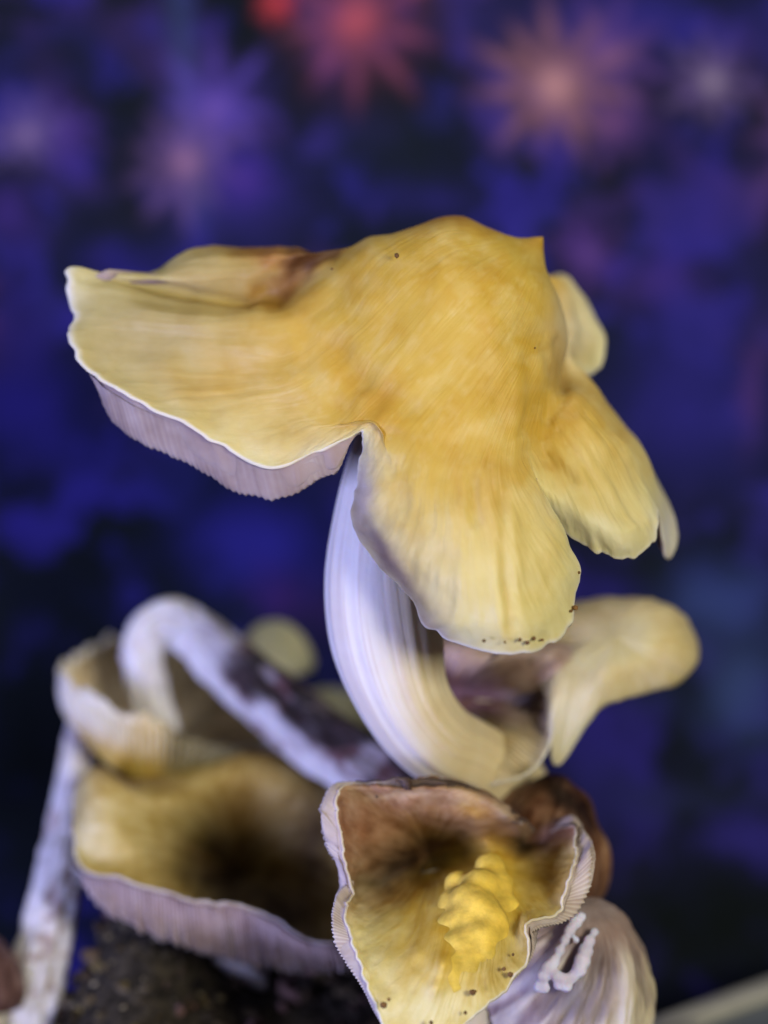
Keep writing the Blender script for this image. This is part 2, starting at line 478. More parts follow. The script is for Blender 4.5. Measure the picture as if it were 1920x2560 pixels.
def boss_mat():
    m = simple_mat('yellow_flesh', (.74, .53, .085), .65, .15, .35, 420, .25)
    b = m.node_tree.nodes['Principled BSDF']
    b.inputs['Subsurface Weight'].default_value = .25; b.inputs['Subsurface Radius'].default_value = (1, .6, .25); b.inputs['Subsurface Scale'].default_value = .003
    return m
M_boss = boss_mat()
M_tubwall = simple_mat('dark_plastic', (.10, .12, .125), .5, .3, .05, 300, .1)
M_lid = simple_mat('blue_grey_lid', (.16, .19, .21), .4, .4, .05, 200, .1)
M_tub = simple_mat('grey_plastic', (.42, .42, .38), .45, .4, .05, 300, .08)
M_table = simple_mat('dark_table', (.03, .03, .035), .6, .3, .1, 200, .2)

def make_tub():
    # rounded-rectangle tray turned so that its back edge runs away to the right
    ang = math.radians(54)
    ex = np.array([math.cos(ang), math.sin(ang)]); ey = np.array([-math.sin(ang), math.cos(ang)])
    P0 = np.array([4.15, 4.1])                       # a point on the seen rim
    hw, hd = 3.2, 4.5
    cen = P0 + ex * (hw - .7) - ey * hd
    def ring(sx, sy, z, r):
        pts = []
        for (qx, qy, a0) in ((1, 1, 0), (-1, 1, 90), (-1, -1, 180), (1, -1, 270)):
            for k in range(9):
                a = math.radians(a0 + k * 90 / 8)
                lx = qx * (sx - r) + r * math.cos(a); ly = qy * (sy - r) + r * math.sin(a)
                q = cen + ex * lx + ey * ly
                pts.append([q[0], q[1], z])
        return pts
    prof = [(-.9, -13.0, 2), (-.85, -12.9, 2), (.05, -7.5, 2), (.1, -7.3, 2.1), (-.05, -7.5, 2), (-1.0, -12.6, 1.9), (-1.1, -12.7, 1.8)]
    V = []; nring = 36
    for off, z, r in prof: V += ring(hw + off, hd + off, z, r)
    F = []
    for i in range(len(prof) - 1):
        for k in range(nring):
            F.append([i * nring + k, i * nring + (k + 1) % nring, (i + 1) * nring + (k + 1) % nring, (i + 1) * nring + k])
    F.append(list(range(nring))[::-1]); F.append(list(range((len(prof) - 1) * nring, len(prof) * nring)))
    t = thing('plastic_tub', 'grey plastic tub whose pale blurred rim shows at the lower right corner', 'tub', (cen[0], cen[1], -13))
    mesh('tub_shell', V, F, M_tubwall, t)
    R = []
    for k in range(10):
        a = k / 10 * 2 * math.pi
        R += ring(hw + .1 + .30 * math.cos(a), hd + .1 + .30 * math.cos(a), -7.3 + .15 * math.sin(a), 1.1)
    FR = [[i * nring + k, ((i + 1) % 10) * nring + k, ((i + 1) % 10) * nring + (k + 1) % nring, i * nring + (k + 1) % nring] for i in range(10) for k in range(nring)]
    lid = ring(hw, hd, -7.36, 1.0)
    lid += ring(hw, hd, -7.5, 1.0)
    mesh('lid', lid, [list(range(nring)), list(range(nring, 2 * nring))[::-1]] + [[k, (k + 1) % nring, nring + (k + 1) % nring, nring + k][::-1] for k in range(nring)], M_lid, t, smooth_shade=False)
    mesh('rim', R, [f[::-1] for f in FR], M_tub, t)
make_tub()

def make_table():
    V = []; 
    for z in (-13.02, -15.0):
        for x, y in ((-28, -14), (28, -14), (28, 10.6), (-28, 10.6)): V.append([x, y, z])
    F = [[0, 1, 2, 3], [7, 6, 5, 4], [0, 4, 5, 1], [1, 5, 6, 2], [2, 6, 7, 3], [3, 7, 4, 0]]
    o = mesh('table_top', V, F, M_table, None, smooth_shade=False)
    o['kind'] = 'structure'
make_table()

def soil_z(x, y):
    z = -7.6 + 2.1 * np.exp(-((x + 3.35) / .95) ** 2 - ((y - 3.5) / 1.6) ** 2) + 1.25 * np.exp(-((x + 1.2) / 2.6) ** 2 - ((y - 4.6) / 1.7) ** 2)
    return z + .35 * (fbm(N1, x * 1.1 + 20, y * 1.1 + 20, 3) - .5) + .12 * (fbm(N2, x * 5 + 20, y * 5 + 20, 3) - .5)

ICO = np.array([[0, 0, 1], [.89, 0, .45], [.28, .85, .45], [-.72, .53, .45], [-.72, -.53, .45], [.28, -.85, .45],
                [.72, .53, -.45], [-.28, .85, -.45], [-.89, 0, -.45], [-.28, -.85, -.45], [.72, -.53, -.45], [0, 0, -1]])
ICF = [[0, 1, 2], [0, 2, 3], [0, 3, 4], [0, 4, 5], [0, 5, 1], [1, 6, 2], [2, 7, 3], [3, 8, 4], [4, 9, 5], [5, 10, 1],
       [6, 7, 2], [7, 8, 3], [8, 9, 4], [9, 10, 5], [10, 6, 1], [11, 7, 6], [11, 8, 7], [11, 9, 8], [11, 10, 9], [11, 6, 10]]

def make_soil():
    # rounded cake of substrate
    CX, CY, RX, RY = -2.4, 2.5, 6.0, 5.0
    na, nr = 220, 90
    th = np.arange(na) / na * 2 * np.pi
    wob = 1 + .05 * (N1(np.cos(th) * 3 + 9, np.sin(th) * 3 + 9) - .5)
    rows = [np.stack([CX + RX * r * wob * np.cos(th), CY + RY * r * wob * np.sin(th)], -1) for r in np.linspace(.01, 1, nr)]
    P = []
    for k, q in enumerate(rows):
        r = k / (nr - 1)
        P.append(np.concatenate([q, (soil_z(q[:, 0], q[:, 1]) - .9 * smooth(.86, 1.0, r))[:, None]], 1))
    for z, sc_ in ((-9.6, 1.01), (-11.5, 1.0), (-12.99, .98)):
        q = np.array([CX, CY]) + (rows[-1] - np.array([CX, CY])) * sc_
        P.append(np.concatenate([q, np.full((na, 1), z)], 1))
    P = np.array(P)
    m = simple_mat('damp_substrate', (.035, .030, .022), .9, .15, .8, 700, .7)
    F = []
    for i in range(len(P) - 1):
        for k in range(na): F.append([i * na + k, (i + 1) * na + k, (i + 1) * na + (k + 1) % na, i * na + (k + 1) % na])
    F.append(list(range(na))); F.append(list(range((len(P) - 1) * na, len(P) * na))[::-1])
    o = mesh('soil', P, F, m)
    o['kind'] = 'structure'
    # crumbs of substrate: uncountable
    ico, icf = ICO, ICF
    V = []; Fc = []; Cc = []
    r = np.random.default_rng(11)
    pal = [lin(126, 118, 94), lin(100, 90, 70), lin(70, 58, 42), lin(44, 38, 30), lin(150, 140, 110), lin(90, 80, 50), lin(120, 96, 90)]
    for i in range(4200):
        ra, ta = .92 * math.sqrt(r.random()), r.uniform(0, 6.283)
        x = CX + RX * ra * math.cos(ta); y = CY + RY * ra * math.sin(ta)
        s = .015 + .16 * r.random() ** 5
        light = np.exp(-((x + 3.5) / .8) ** 2)
        if r.random() < .62 * light: c = pal[[0, 1, 4, 0, 1][r.integers(5)]]; s = .02 + .10 * r.random() ** 2.5
        else: c = pal[[2, 3, 3, 2, 6, 1, 5][r.integers(7)]]
        z = float(soil_z(np.array(x), np.array(y))) + s * .3
        q = ico * (s * (.45 + 1.1 * r.random((12, 1)))) * np.array([1.3, .9, .7])
        a1, a2 = r.uniform(0, 6.28), r.uniform(-.8, .8)
        q = q @ np.array([[math.cos(a1), -math.sin(a1), 0], [math.sin(a1), math.cos(a1), 0], [0, 0, 1]]) @ np.array([[math.cos(a2), 0, math.sin(a2)], [0, 1, 0], [-math.sin(a2), 0, math.cos(a2)]])
        k = len(V) * 12; V.append(q + np.array([x, y, z])); Fc += [[a_ + k for a_ in f] for f in icf]
        Cc.append(np.tile(c * (.75 + .5 * r.random()), (12, 1)))
    m2 = flesh('substrate_crumb', (1, 1), 0, .4, .6, 0, .85, .2)
    cr = mesh('crumbs', np.concatenate(V), Fc, m2, None, np.concatenate(Cc), np.zeros((len(V) * 12, 2)), smooth_shade=False)
    cr.parent = o; cr['kind'] = 'stuff'
make_soil()

GRP = 'mushrooms of the cluster'

# ------------------------------------------------------------------ 1. the large ochre mushroom
def big_mushroom():
    T = (1358, 592, 0)
    S = [
        (T, (1340, 603, .4), (1280, 605, .9), (1220, 620, 1.5), (1170, 650, 2.0), (1130, 680, 2.5), (1100, 720, 2.8), (1080, 760, 3.0)),
        (T, (1328, 590, .4), (1220, 575, .8), (1100, 585, 1.3), (1000, 625, 1.8), (920, 660, 2.3), (870, 690, 2.6), (830, 740, 2.8)),
        (T, (1316, 581, .35), (1160, 555, .6), (1000, 575, 1.0), (850, 630, 1.4), (740, 640, 1.7), (670, 660, 2.0), (610, 700, 2.4)),
        (T, (1310, 573, .25), (1130, 546, .35), (960, 567, .5), (790, 625, .6), (640, 612, .7), (520, 618, .9), (450, 665, 1.2)),
        (T, (1312, 575, .05), (1140, 556, -.2), (950, 590, -.1), (760, 632, .0), (580, 635, .2), (430, 668, .4), (330, 694, .55)),
        (T, (1306, 590, -.25), (1140, 600, -.75), (940, 630, -.55), (745, 672, .05), (590, 690, .05), (380, 696, .2), (225, 684, .25)),
        (T, (1304, 606, -.38), (1140, 640, -1.0), (930, 690, -.75), (735, 725, .0), (610, 757, .3), (380, 722, .3), (176, 677, .1)),
        (T, (1303, 622, -.48), (1130, 680, -1.2), (920, 740, -.95), (760, 765, -.45), (560, 790, -.35), (340, 775, -.2), (181, 775, -.05)),
        (T, (1304, 634, -.55), (1130, 720, -1.36), (920, 800, -1.1), (760, 830, -.7), (560, 850, -.45), (330, 845, -.25), (167, 838, -.4)),
        (T, (1306, 642, -.58), (1130, 760, -1.48), (930, 860, -1.2), (760, 890, -.85), (580, 925, -.55), (330, 925, -.5), (232, 928, -.7)),
        (T, (1321, 636, -.29), (1130, 785, -1.48), (930, 890, -1.24), (775, 925, -.95), (600, 970, -.62), (400, 985, -.7), (322, 985, -.85)),
        (T, (1311, 653, -0.58), (1130, 805, -1.5), (935, 920, -1.26), (795, 955, -1.0), (640, 1005, -.75), (510, 1035, -.85), (442, 1044, -.98)),
        (T, (1310, 652, -.6), (1140, 830, -1.56), (960, 960, -1.32), (850, 1000, -1.12), (725, 1055, -.95), (620, 1095, -1.0), (556, 1112, -1.08)),
        (T, (1314, 658, -0.58), (1150, 850, -1.55), (990, 980, -1.4), (890, 1025, -1.28), (800, 1075, -1.12), (730, 1130, -1.15), (690, 1160, -1.2)),
        (T, (1315, 660, -0.58), (1155, 858, -1.55), (1010, 985, -1.44), (920, 1030, -1.34), (875, 1065, -1.28), (838, 1098, -1.26), (800, 1122, -1.25)),
        (T, (1330, 648, -.3), (1160, 865, -1.55), (1030, 990, -1.48), (960, 1035, -1.45), (935, 1058, -1.42), (918, 1072, -1.38), (905, 1082, -1.35)),
        (T, (1318, 660, -.6), (1170, 870, -1.6), (1050, 1010, -1.52), (990, 1075, -1.52), (952, 1125, -1.5), (915, 1170, -1.3), (885, 1165, -1.0)),
        (T, (1320, 662, -.6), (1180, 870, -1.6), (1080, 1020, -1.56), (1030, 1110, -1.65), (985, 1215, -1.7), (930, 1285, -1.5), (878, 1268, -1.0)),
        (T, (1322, 664, -.6), (1190, 870, -1.6), (1110, 1025, -1.6), (1075, 1150, -1.8), (1040, 1290, -1.95), (985, 1400, -1.75), (930, 1390, -1.2)),
        (T, (1325, 666, -.6), (1200, 870, -1.57), (1135, 1030, -1.6), (1115, 1170, -1.85), (1100, 1330, -2.15), (1062, 1490, -2.0), (1020, 1502, -1.5)),
        (T, (1328, 668, -.6), (1210, 870, -1.55), (1160, 1035, -1.6), (1150, 1180, -1.9), (1155, 1350, -2.3), (1150, 1535, -2.25), (1118, 1590, -1.8)),
        (T, (1331, 669, -.58), (1220, 870, -1.53), (1190, 1035, -1.58), (1195, 1180, -1.9), (1220, 1350, -2.3), (1255, 1535, -2.4), (1275, 1634, -2.1)),
        (T, (1332, 668, -0.5), (1230, 870, -1.45), (1215, 1035, -1.55), (1235, 1175, -1.85), (1280, 1340, -2.2), (1340, 1510, -2.2), (1378, 1608, -1.9)),
        (T, (1334, 669, -0.5), (1240, 870, -1.42), (1240, 1035, -1.5), (1270, 1165, -1.75), (1325, 1310, -2.0), (1395, 1440, -1.95), (1438, 1512, -1.65)),
        (T, (1336, 670, -0.5), (1250, 865, -1.4), (1260, 1030, -1.45), (1292, 1150, -1.65), (1345, 1270, -1.8), (1408, 1365, -1.7), (1445, 1415, -1.45)),
        (T, (1338, 671, -0.5), (1262, 860, -1.35), (1280, 1020, -1.4), (1308, 1130, -1.5), (1345, 1215, -1.55), (1375, 1270, -1.5), (1395, 1305, -1.35)),
        (T, (1351, 659, -.24), (1275, 855, -1.3), (1300, 1010, -1.3), (1318, 1100, -1.33), (1325, 1150, -1.36), (1329, 1185, -1.34), (1331, 1211, -1.3)),
        (T, (1353, 675, -.36), (1296, 850, -1.25), (1318, 1000, -1.17), (1338, 1095, -1.1), (1352, 1155, -1.12), (1380, 1240, -1.25), (1402, 1322, -1.05)),
        (T, (1357, 678, -.32), (1318, 840, -1.15), (1338, 980, -1.02), (1368, 1080, -.98), (1405, 1165, -1.1), (1465, 1290, -1.3), (1490, 1378, -1.05)),
        (T, (1359, 680, -.25), (1340, 830, -1.0), (1358, 950, -.88), (1398, 1050, -.9), (1460, 1145, -1.08), (1545, 1325, -1.2), (1566, 1398, -.98)),
        (T, (1361, 680, -.15), (1360, 820, -.8), (1378, 930, -.68), (1428, 1020, -.75), (1505, 1110, -.9), (1605, 1290, -.85), (1634, 1352, -.75)),
        (T, (1361, 671, -.02), (1373, 810, -.5), (1395, 910, -.43), (1455, 1000, -.5), (1535, 1085, -.6), (1608, 1190, -.5), (1648, 1275, -.35)),
        (T, (1363, 671, .08), (1385, 805, -.15), (1408, 900, -.05), (1470, 985, -.05), (1555, 1075, 0), (1640, 1190, .2), (1668, 1400, .6)),
        (T, (1364, 670, .16), (1389, 802, .1), (1412, 890, .25), (1470, 965, .4), (1545, 1050, .6), (1620, 1150, .9), (1685, 1300, 1.2)),
        (T, (1365, 668, .22), (1391, 798, .3), (1414, 880, .55), (1455, 935, .75), (1505, 990, 1.0), (1555, 1060, 1.3), (1600, 1120, 1.6)),
        (T, (1365, 665, .3), (1391, 788, .5), (1406, 850, .8), (1416, 890, 1.0), (1422, 915, 1.1), (1430, 932, 1.15), (1437, 946, 1.2)),
        (T, (1365, 660, .35), (1389, 760, .7), (1402, 805, 1.1), (1422, 835, 1.5), (1448, 870, 1.7), (1475, 905, 1.9), (1492, 930, 1.9)),
        (T, (1364, 650, .4), (1386, 735, .8), (1397, 760, 1.3), (1422, 785, 1.8), (1452, 805, 2.1), (1482, 825, 2.2), (1507, 840, 2.3)),
        (T, (1362, 640, .42), (1376, 705, .9), (1387, 715, 1.4), (1400, 717, 2.0), (1412, 708, 2.3), (1425, 699, 2.5), (1434, 694, 2.7)),
        (T, (1355, 622, .42), (1350, 660, .9), (1345, 675, 1.4), (1340, 685, 1.9), (1338, 690, 2.3), (1336, 696, 2.6), (1335, 700, 2.8)),
    ]
    S = [list(r) for r in S]
    ax_ = np.array([238, -258, 0]) / 351.; p1 = np.array([-.735, -.68, 0]); qv = np.array([0, 0, 1.0]); cc_ = np.array([1120, 850, 0])
    phs = []
    for row in S:
        x4, y4, d4 = row[4]
        rel = np.array([x4 - 1120, y4 - 850, -d4 * 200])
        phs.append(math.atan2(rel @ p1, rel @ qv))
    phs = np.unwrap(np.array(phs)); dph = np.diff(np.append(phs, phs[0] - 2 * np.pi))
    for _ in range(6):
        dph = np.minimum(dph, -.04); dph = (np.roll(dph, 1) + 2 * dph + np.roll(dph, -1)) / 4
        dph *= -2 * np.pi / dph.sum()
    phs = phs[20] + np.concatenate([[0], np.cumsum(dph)[:-1]]) - np.concatenate([[0], np.cumsum(dph)[:-1]])[20]
    for row, ph in zip(S, phs):
        for st, (th, rr) in enumerate(((11, 305), (38, 303), (70, 303)), 1):
            th = math.radians(th)
            q_ = cc_ + rr * (math.cos(th) * ax_ + math.sin(th) * (math.cos(ph) * qv + math.sin(ph) * p1))
            row[st] = (q_[0], q_[1], -q_[2] / 200)
    t = thing('mushroom', 'largest mushroom with a lobed ochre cap and pointed tip on a thick ridged white stem', 'mushroom', W((1200, 2500, 3.6)), GRP)
    def pig(u, v, g):
        x, y = g[..., 0], g[..., 1]
        k = smooth(.55, 1.0, v)[..., None]
        mo = fbm(N1, x / 70, y / 45, 4)[..., None]
        c = OCH * (1 - k) + CREAM * k
        c = c * (1 - .3 * smooth(.5, .7, mo)) + .3 * smooth(.5, .7, mo) * np.array([.70, .56, .22])
        o = smooth(.50, .70, fbm(N2, x / 50 + 7, y / 60, 4))[..., None] * (1 - k) * .28
        c = c * (1 - o) + ORANGE * 1.25 * o
        fl = smooth(.58, .70, fbm(N3, x / 22, y / 17, 3))[..., None] * .13 * (1 - .6 * k)
        c = c * (1 - fl) + fl * np.array([.76, .64, .32])
        tip = smooth(.2, .0, v)[..., None] * .75
        c = c * (1 - tip) + tip * np.array([.52, .29, .03])
        sp = [(340, 830, 280, 200, 0, TAN, .8), (600, 690, 200, 60, 0, TAN * .8, .5), (640, 612, 150, 30, 0, np.array([.24, .12, .025]), .85),  # last spot: shade along the left ridge top put into the colour
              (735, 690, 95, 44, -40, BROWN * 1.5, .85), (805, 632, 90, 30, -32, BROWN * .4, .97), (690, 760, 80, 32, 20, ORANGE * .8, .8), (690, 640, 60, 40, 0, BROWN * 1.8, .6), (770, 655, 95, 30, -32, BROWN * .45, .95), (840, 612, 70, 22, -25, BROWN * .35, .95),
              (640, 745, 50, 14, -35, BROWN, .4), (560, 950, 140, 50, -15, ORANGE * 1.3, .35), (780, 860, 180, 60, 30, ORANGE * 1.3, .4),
              (900, 960, 60, 30, 40, ORANGE * 1.1, .6), (950, 1010, 40, 50, 0, ORANGE * 1.1, .5), (1100, 540, 280, 34, 6, np.array([.30, .14, .02]), .9),  # last spot: darker dome top, grazing shade painted into the colour
              (1290, 1010, 40, 60, 20, ORANGE, .5), (1220, 980, 60, 40, 0, ORANGE * 1.1, .35), (1225, 1260, 22, 150, -4, ORANGE * 1.25, .5), (1260, 1460, 14, 130, -6, ORANGE * 1.25, .55),
              (1150, 1230, 24, 120, 4, ORANGE * 1.3, .35), (975, 1415, 230, 46, 57, np.array([.15, .10, .11]), .97), (898, 1230, 28, 90, 0, np.array([.5, .42, .38]), .8), (1080, 1575, 70, 26, 35, np.array([.30, .22, .25]), .9), (560, 1215, 120, 50, 10, np.array([.50, .42, .36]), .9),
              (1395, 870, 26, 160, 6, ORANGE * .9, .6), (1420, 1040, 30, 60, 30, ORANGE, .5), (1380, 1170, 40, 25, 45, ORANGE * 1.1, .5),
              (1672, 1340, 34, 110, 0, np.array([.74, .71, .66]), .95), (1480, 1322, 160, 34, 27, np.array([.74, .69, .48]), .92), (1230, 1420, 190, 230, 0, np.array([.72, .62, .28]), .6), (1450, 820, 70, 120, 0, np.array([.72, .65, .44]), .9)]
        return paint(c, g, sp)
    def wr(u, v, g):
        x, y = g[..., 0], g[..., 1]
        r = .03 * (fbm(N3, x / 45, y / 60, 3) - .5) + .12 * (fbm(N2, x / 130 + 3, y / 110, 2) - .5) * smooth(.1, .3, v)
        rad = .05 * (sfbm(N2, u * 90, v * 5, 3) - .5) * smooth(.5, .8, v)
        fold = -.05 * np.exp(-((x - 740 - (y - 680) * -.6) / 30) ** 2 - ((y - 690) / 70) ** 2)
        cross = .05 * (fbm(N1, x / 80, y / 22, 3) - .5) * np.exp(-((x - 1150) / 220) ** 2 - ((y - 1030) / 130) ** 2)
        def crease(pts, w_, d_):
            best = np.full(x.shape, 1e9)
            for (x0, y0), (x1, y1) in zip(pts[:-1], pts[1:]):
                tt = np.clip(((x - x0) * (x1 - x0) + (y - y0) * (y1 - y0)) / ((x1 - x0) ** 2 + (y1 - y0) ** 2), 0, 1)
                best = np.minimum(best, np.hypot(x - x0 - tt * (x1 - x0), y - y0 - tt * (y1 - y0)))
            b = best / w_
            return -d_ * np.exp(-b * b) + .4 * d_ * np.exp(-(b - 2) ** 2)
        cr = crease([(1390, 860), (1398, 930), (1406, 1000), (1374, 1048), (1356, 1100), (1372, 1145), (1430, 1205)], 14, .035)
        cr = cr + crease([(1362, 880), (1376, 960), (1366, 1040)], 14, .03) + crease([(1318, 900), (1330, 1000), (1316, 1080)], 16, .03)
        cr = cr + crease([(830, 860), (890, 925), (960, 990), (1020, 1015)], 26, .035) + crease([(770, 840), (840, 880), (900, 960)], 22, .025)
        cr = cr + crease([(200, 702), (380, 716), (520, 745), (622, 764), (660, 735)], 12, .03) + crease([(870, 610), (800, 640), (750, 700), (690, 735)], 30, .06)
        cr = cr + crease([(640, 720), (690, 690), (720, 640)], 16, .03) + crease([(1255, 1250), (1265, 1420), (1275, 1560)], 14, .03) + crease([(1180, 1180), (1190, 1300)], 14, .03)
        cr = cr + crease([(480, 930), (620, 925), (760, 900)], 34, .05) + crease([(1440, 1080), (1530, 1200), (1590, 1290)], 14, .03) + crease([(1400, 1080), (1490, 1200), (1560, 1300)], 14, .03)
        return r + rad + fold + cross + cr
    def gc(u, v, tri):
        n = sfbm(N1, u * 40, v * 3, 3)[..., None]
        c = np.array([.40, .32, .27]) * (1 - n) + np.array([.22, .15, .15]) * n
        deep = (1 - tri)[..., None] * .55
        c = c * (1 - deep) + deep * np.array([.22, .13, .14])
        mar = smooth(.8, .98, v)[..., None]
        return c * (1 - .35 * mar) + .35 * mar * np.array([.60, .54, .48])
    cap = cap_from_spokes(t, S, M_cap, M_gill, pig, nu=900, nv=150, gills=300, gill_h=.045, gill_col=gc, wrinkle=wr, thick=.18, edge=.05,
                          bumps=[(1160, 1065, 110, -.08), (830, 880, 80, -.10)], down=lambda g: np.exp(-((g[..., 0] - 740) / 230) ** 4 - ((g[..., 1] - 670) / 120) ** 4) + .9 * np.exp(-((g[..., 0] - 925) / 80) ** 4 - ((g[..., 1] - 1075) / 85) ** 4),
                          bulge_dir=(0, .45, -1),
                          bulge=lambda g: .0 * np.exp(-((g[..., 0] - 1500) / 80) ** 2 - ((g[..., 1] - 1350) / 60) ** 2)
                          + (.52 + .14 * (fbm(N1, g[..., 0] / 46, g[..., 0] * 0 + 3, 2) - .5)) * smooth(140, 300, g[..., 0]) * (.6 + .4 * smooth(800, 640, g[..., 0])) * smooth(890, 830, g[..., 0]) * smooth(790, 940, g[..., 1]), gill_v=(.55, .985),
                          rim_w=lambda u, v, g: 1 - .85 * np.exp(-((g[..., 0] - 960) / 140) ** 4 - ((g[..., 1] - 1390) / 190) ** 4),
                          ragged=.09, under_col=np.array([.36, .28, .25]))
    # soil crumbs stuck to the margin of the front lobe
    r = np.random.default_rng(5)
    base, bf = ICO, ICF
    m = simple_mat('soil_speck', (.16, .085, .03), .9, .2, 0, 500, .4)
    for (x, y, d, s) in [(1397, 1419, -1.86, .030), (1437, 1520, -1.74, .036), (1428, 1528, -1.80, .020), (1300, 1600, -2.34, .026), (1318, 1606, -2.28, .030),
                         (1335, 1596, -2.24, .026), (1210, 1602, -2.32, .022), (1355, 1600, -2.14, .02), (1262, 1606, -2.34, .018), (1378, 1448, -2.02, .016), (1448, 1432, -1.56, .02),
                         (992, 638, -1.02, .035), (1118, 612, -.78, .016), (830, 672, -.45, .018), (1338, 870, -1.05, .014)]:
        p = base * s * (.7 + .6 * r.random((12, 1))) + W((x, y, d))
        mesh('soil_speck', p, bf, m, cap)
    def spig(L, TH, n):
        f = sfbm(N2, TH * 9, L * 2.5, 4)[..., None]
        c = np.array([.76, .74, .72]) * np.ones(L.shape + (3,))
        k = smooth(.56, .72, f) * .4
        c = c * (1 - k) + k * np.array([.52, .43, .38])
        g = (smooth(.35, .8, L) * .3 + .75 * smooth(-.15, .55, n[..., 0]))[..., None]  # right-facing side creamier: warm lamp side put into the colour
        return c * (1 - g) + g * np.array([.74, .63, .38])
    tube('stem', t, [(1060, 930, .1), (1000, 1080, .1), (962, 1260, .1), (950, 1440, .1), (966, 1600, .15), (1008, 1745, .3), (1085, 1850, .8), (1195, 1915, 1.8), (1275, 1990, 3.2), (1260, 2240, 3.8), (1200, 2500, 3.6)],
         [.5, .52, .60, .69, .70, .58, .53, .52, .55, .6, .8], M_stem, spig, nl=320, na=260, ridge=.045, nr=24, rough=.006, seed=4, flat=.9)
    return t
big_mushroom()

# ------------------------------------------------------------------ 2. pale mushroom behind on the right
def pale_mushroom():
    t = thing('mushroom', 'pale cream mushroom with dark folded gills and rounded lobe behind the thick white stem', 'mushroom', W((1230, 2450, 3.2)), GRP)
    A = (1140, 1745, 2.6)
    S = [
        (A, (1150, 1720, 2.4), (1175, 1690, 2.1), (1210, 1655, 1.9), (1240, 1630, 2.0), (1250, 1605, 2.4)),
        (A, (1180, 1722, 2.3), (1235, 1690, 1.9), (1300, 1655, 1.6), (1350, 1632, 1.6), (1390, 1600, 2.0)),
        (A, (1190, 1735, 2.4), (1260, 1722, 2.1), (1330, 1700, 1.7), (1390, 1670, 1.4), (1440, 1635, 1.6)),
        (A, (1195, 1748, 2.7), (1265, 1750, 2.7), (1325, 1752, 2.4), (1365, 1750, 1.8), (1395, 1735, 1.3)),
        (A, (1190, 1762, 2.5), (1260, 1778, 2.2), (1320, 1785, 1.9), (1355, 1790, 1.6), (1378, 1785, 1.2)),
        (A, (1185, 1775, 2.4), (1250, 1805, 1.9), (1310, 1830, 1.6), (1345, 1850, 1.4), (1372, 1855, 1.2)),
        (A, (1175, 1790, 2.3), (1220, 1840, 1.8), (1265, 1885, 1.4), (1300, 1915, 1.3), (1325, 1925, 1.1)),
        (A, (1155, 1800, 2.3), (1175, 1855, 1.8), (1205, 1905, 1.4), (1230, 1940, 1.3), (1245, 1955, 1.2)),
        (A, (1130, 1800, 2.4), (1130, 1855, 2.0), (1140, 1910, 1.7), (1150, 1950, 1.6), (1150, 1970, 1.6)),
        (A, (1100, 1780, 2.6), (1080, 1820, 2.5), (1060, 1860, 2.4), (1050, 1890, 2.4), (1040, 1900, 2.5)),
        (A, (1095, 1745, 2.7), (1060, 1745, 2.8), (1020, 1745, 2.8), (990, 1745, 2.9), (970, 1745, 3.0)),
        (A, (1110, 1715, 2.6), (1090, 1680, 2.5), (1080, 1650, 2.5), (1080, 1620, 2.6), (1080, 1600, 2.8)),
    ]
    def under(u, v, g):
        n = sfbm(N1, u * 50, v * 2, 3)[..., None]
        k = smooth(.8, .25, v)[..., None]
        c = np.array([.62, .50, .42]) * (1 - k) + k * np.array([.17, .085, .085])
        up_ = smooth(1745, 1700, g[..., 1])[..., None] * smooth(.3, .7, v)[..., None]
        c = c * (1 - .7 * up_) + .7 * up_ * np.array([.46, .32, .28])
        low = smooth(1775, 1860, g[..., 1])[..., None]
        c = c * (1 - low * .7) + low * .7 * np.array([.70, .62, .40])
        return c * (.8 + .4 * n)
    def wr(u, v, g):
        return .22 * (sfbm(N2, u * 36, v * 1.2, 3) - .5) * smooth(.08, .35, v) * smooth(1.0, .7, v) + .035 * np.sin(u * 2 * np.pi * 90) * smooth(.1, .35, v) * smooth(1, .75, v)
    cap_from_spokes(t, S, M_pale, M_gill, under, nu=720, nv=80, gills=0, thick=.16, edge=.05, wrinkle=wr, under_col=CREAM * .9, name='gilled_underside', flip=False)
    # lobe with the pale top skin outward
    B = (1540, 1590, 1.7)
    SL = [
        (B, (1470, 1600, 1.7), (1400, 1620, 1.9), (1330, 1640, 2.1), (1270, 1650, 2.4)),
        (B, (1480, 1565, 1.8), (1420, 1550, 2.0), (1360, 1545, 2.3), (1300, 1545, 2.7)),
        (B, (1520, 1545, 1.9), (1500, 1515, 2.2), (1480, 1500, 2.6), (1460, 1500, 3.1)),
        (B, (1570, 1535, 1.9), (1585, 1505, 2.2), (1600, 1494, 2.7), (1610, 1500, 3.3)),
        (B, (1615, 1540, 1.9), (1665, 1520, 2.2), (1695, 1525, 2.7), (1700, 1545, 3.3)),
        (B, (1640, 1575, 1.8), (1705, 1575, 2.1), (1740, 1595, 2.6), (1740, 1615, 3.2)),
        (B, (1640, 1620, 1.7), (1705, 1635, 1.9), (1740, 1655, 2.3), (1735, 1660, 3.0)),
        (B, (1620, 1650, 1.7), (1665, 1685, 1.9), (1690, 1710, 2.2), (1680, 1705, 2.8)),
        (B, (1570, 1660, 1.6), (1585, 1705, 1.7), (1600, 1735, 1.9), (1590, 1735, 2.3)),
        (B, (1520, 1665, 1.5), (1505, 1720, 1.4), (1495, 1765, 1.4), (1490, 1785, 1.5)),
        (B, (1480, 1670, 1.5), (1440, 1745, 1.3), (1412, 1840, 1.3), (1398, 1912, 1.4)),
        (B, (1455, 1655, 1.5), (1410, 1710, 1.3), (1382, 1780, 1.2), (1372, 1830, 1.25)),
        (B, (1455, 1625, 1.6), (1400, 1660, 1.5), (1370, 1690, 1.5), (1350, 1710, 1.7)),
    ]
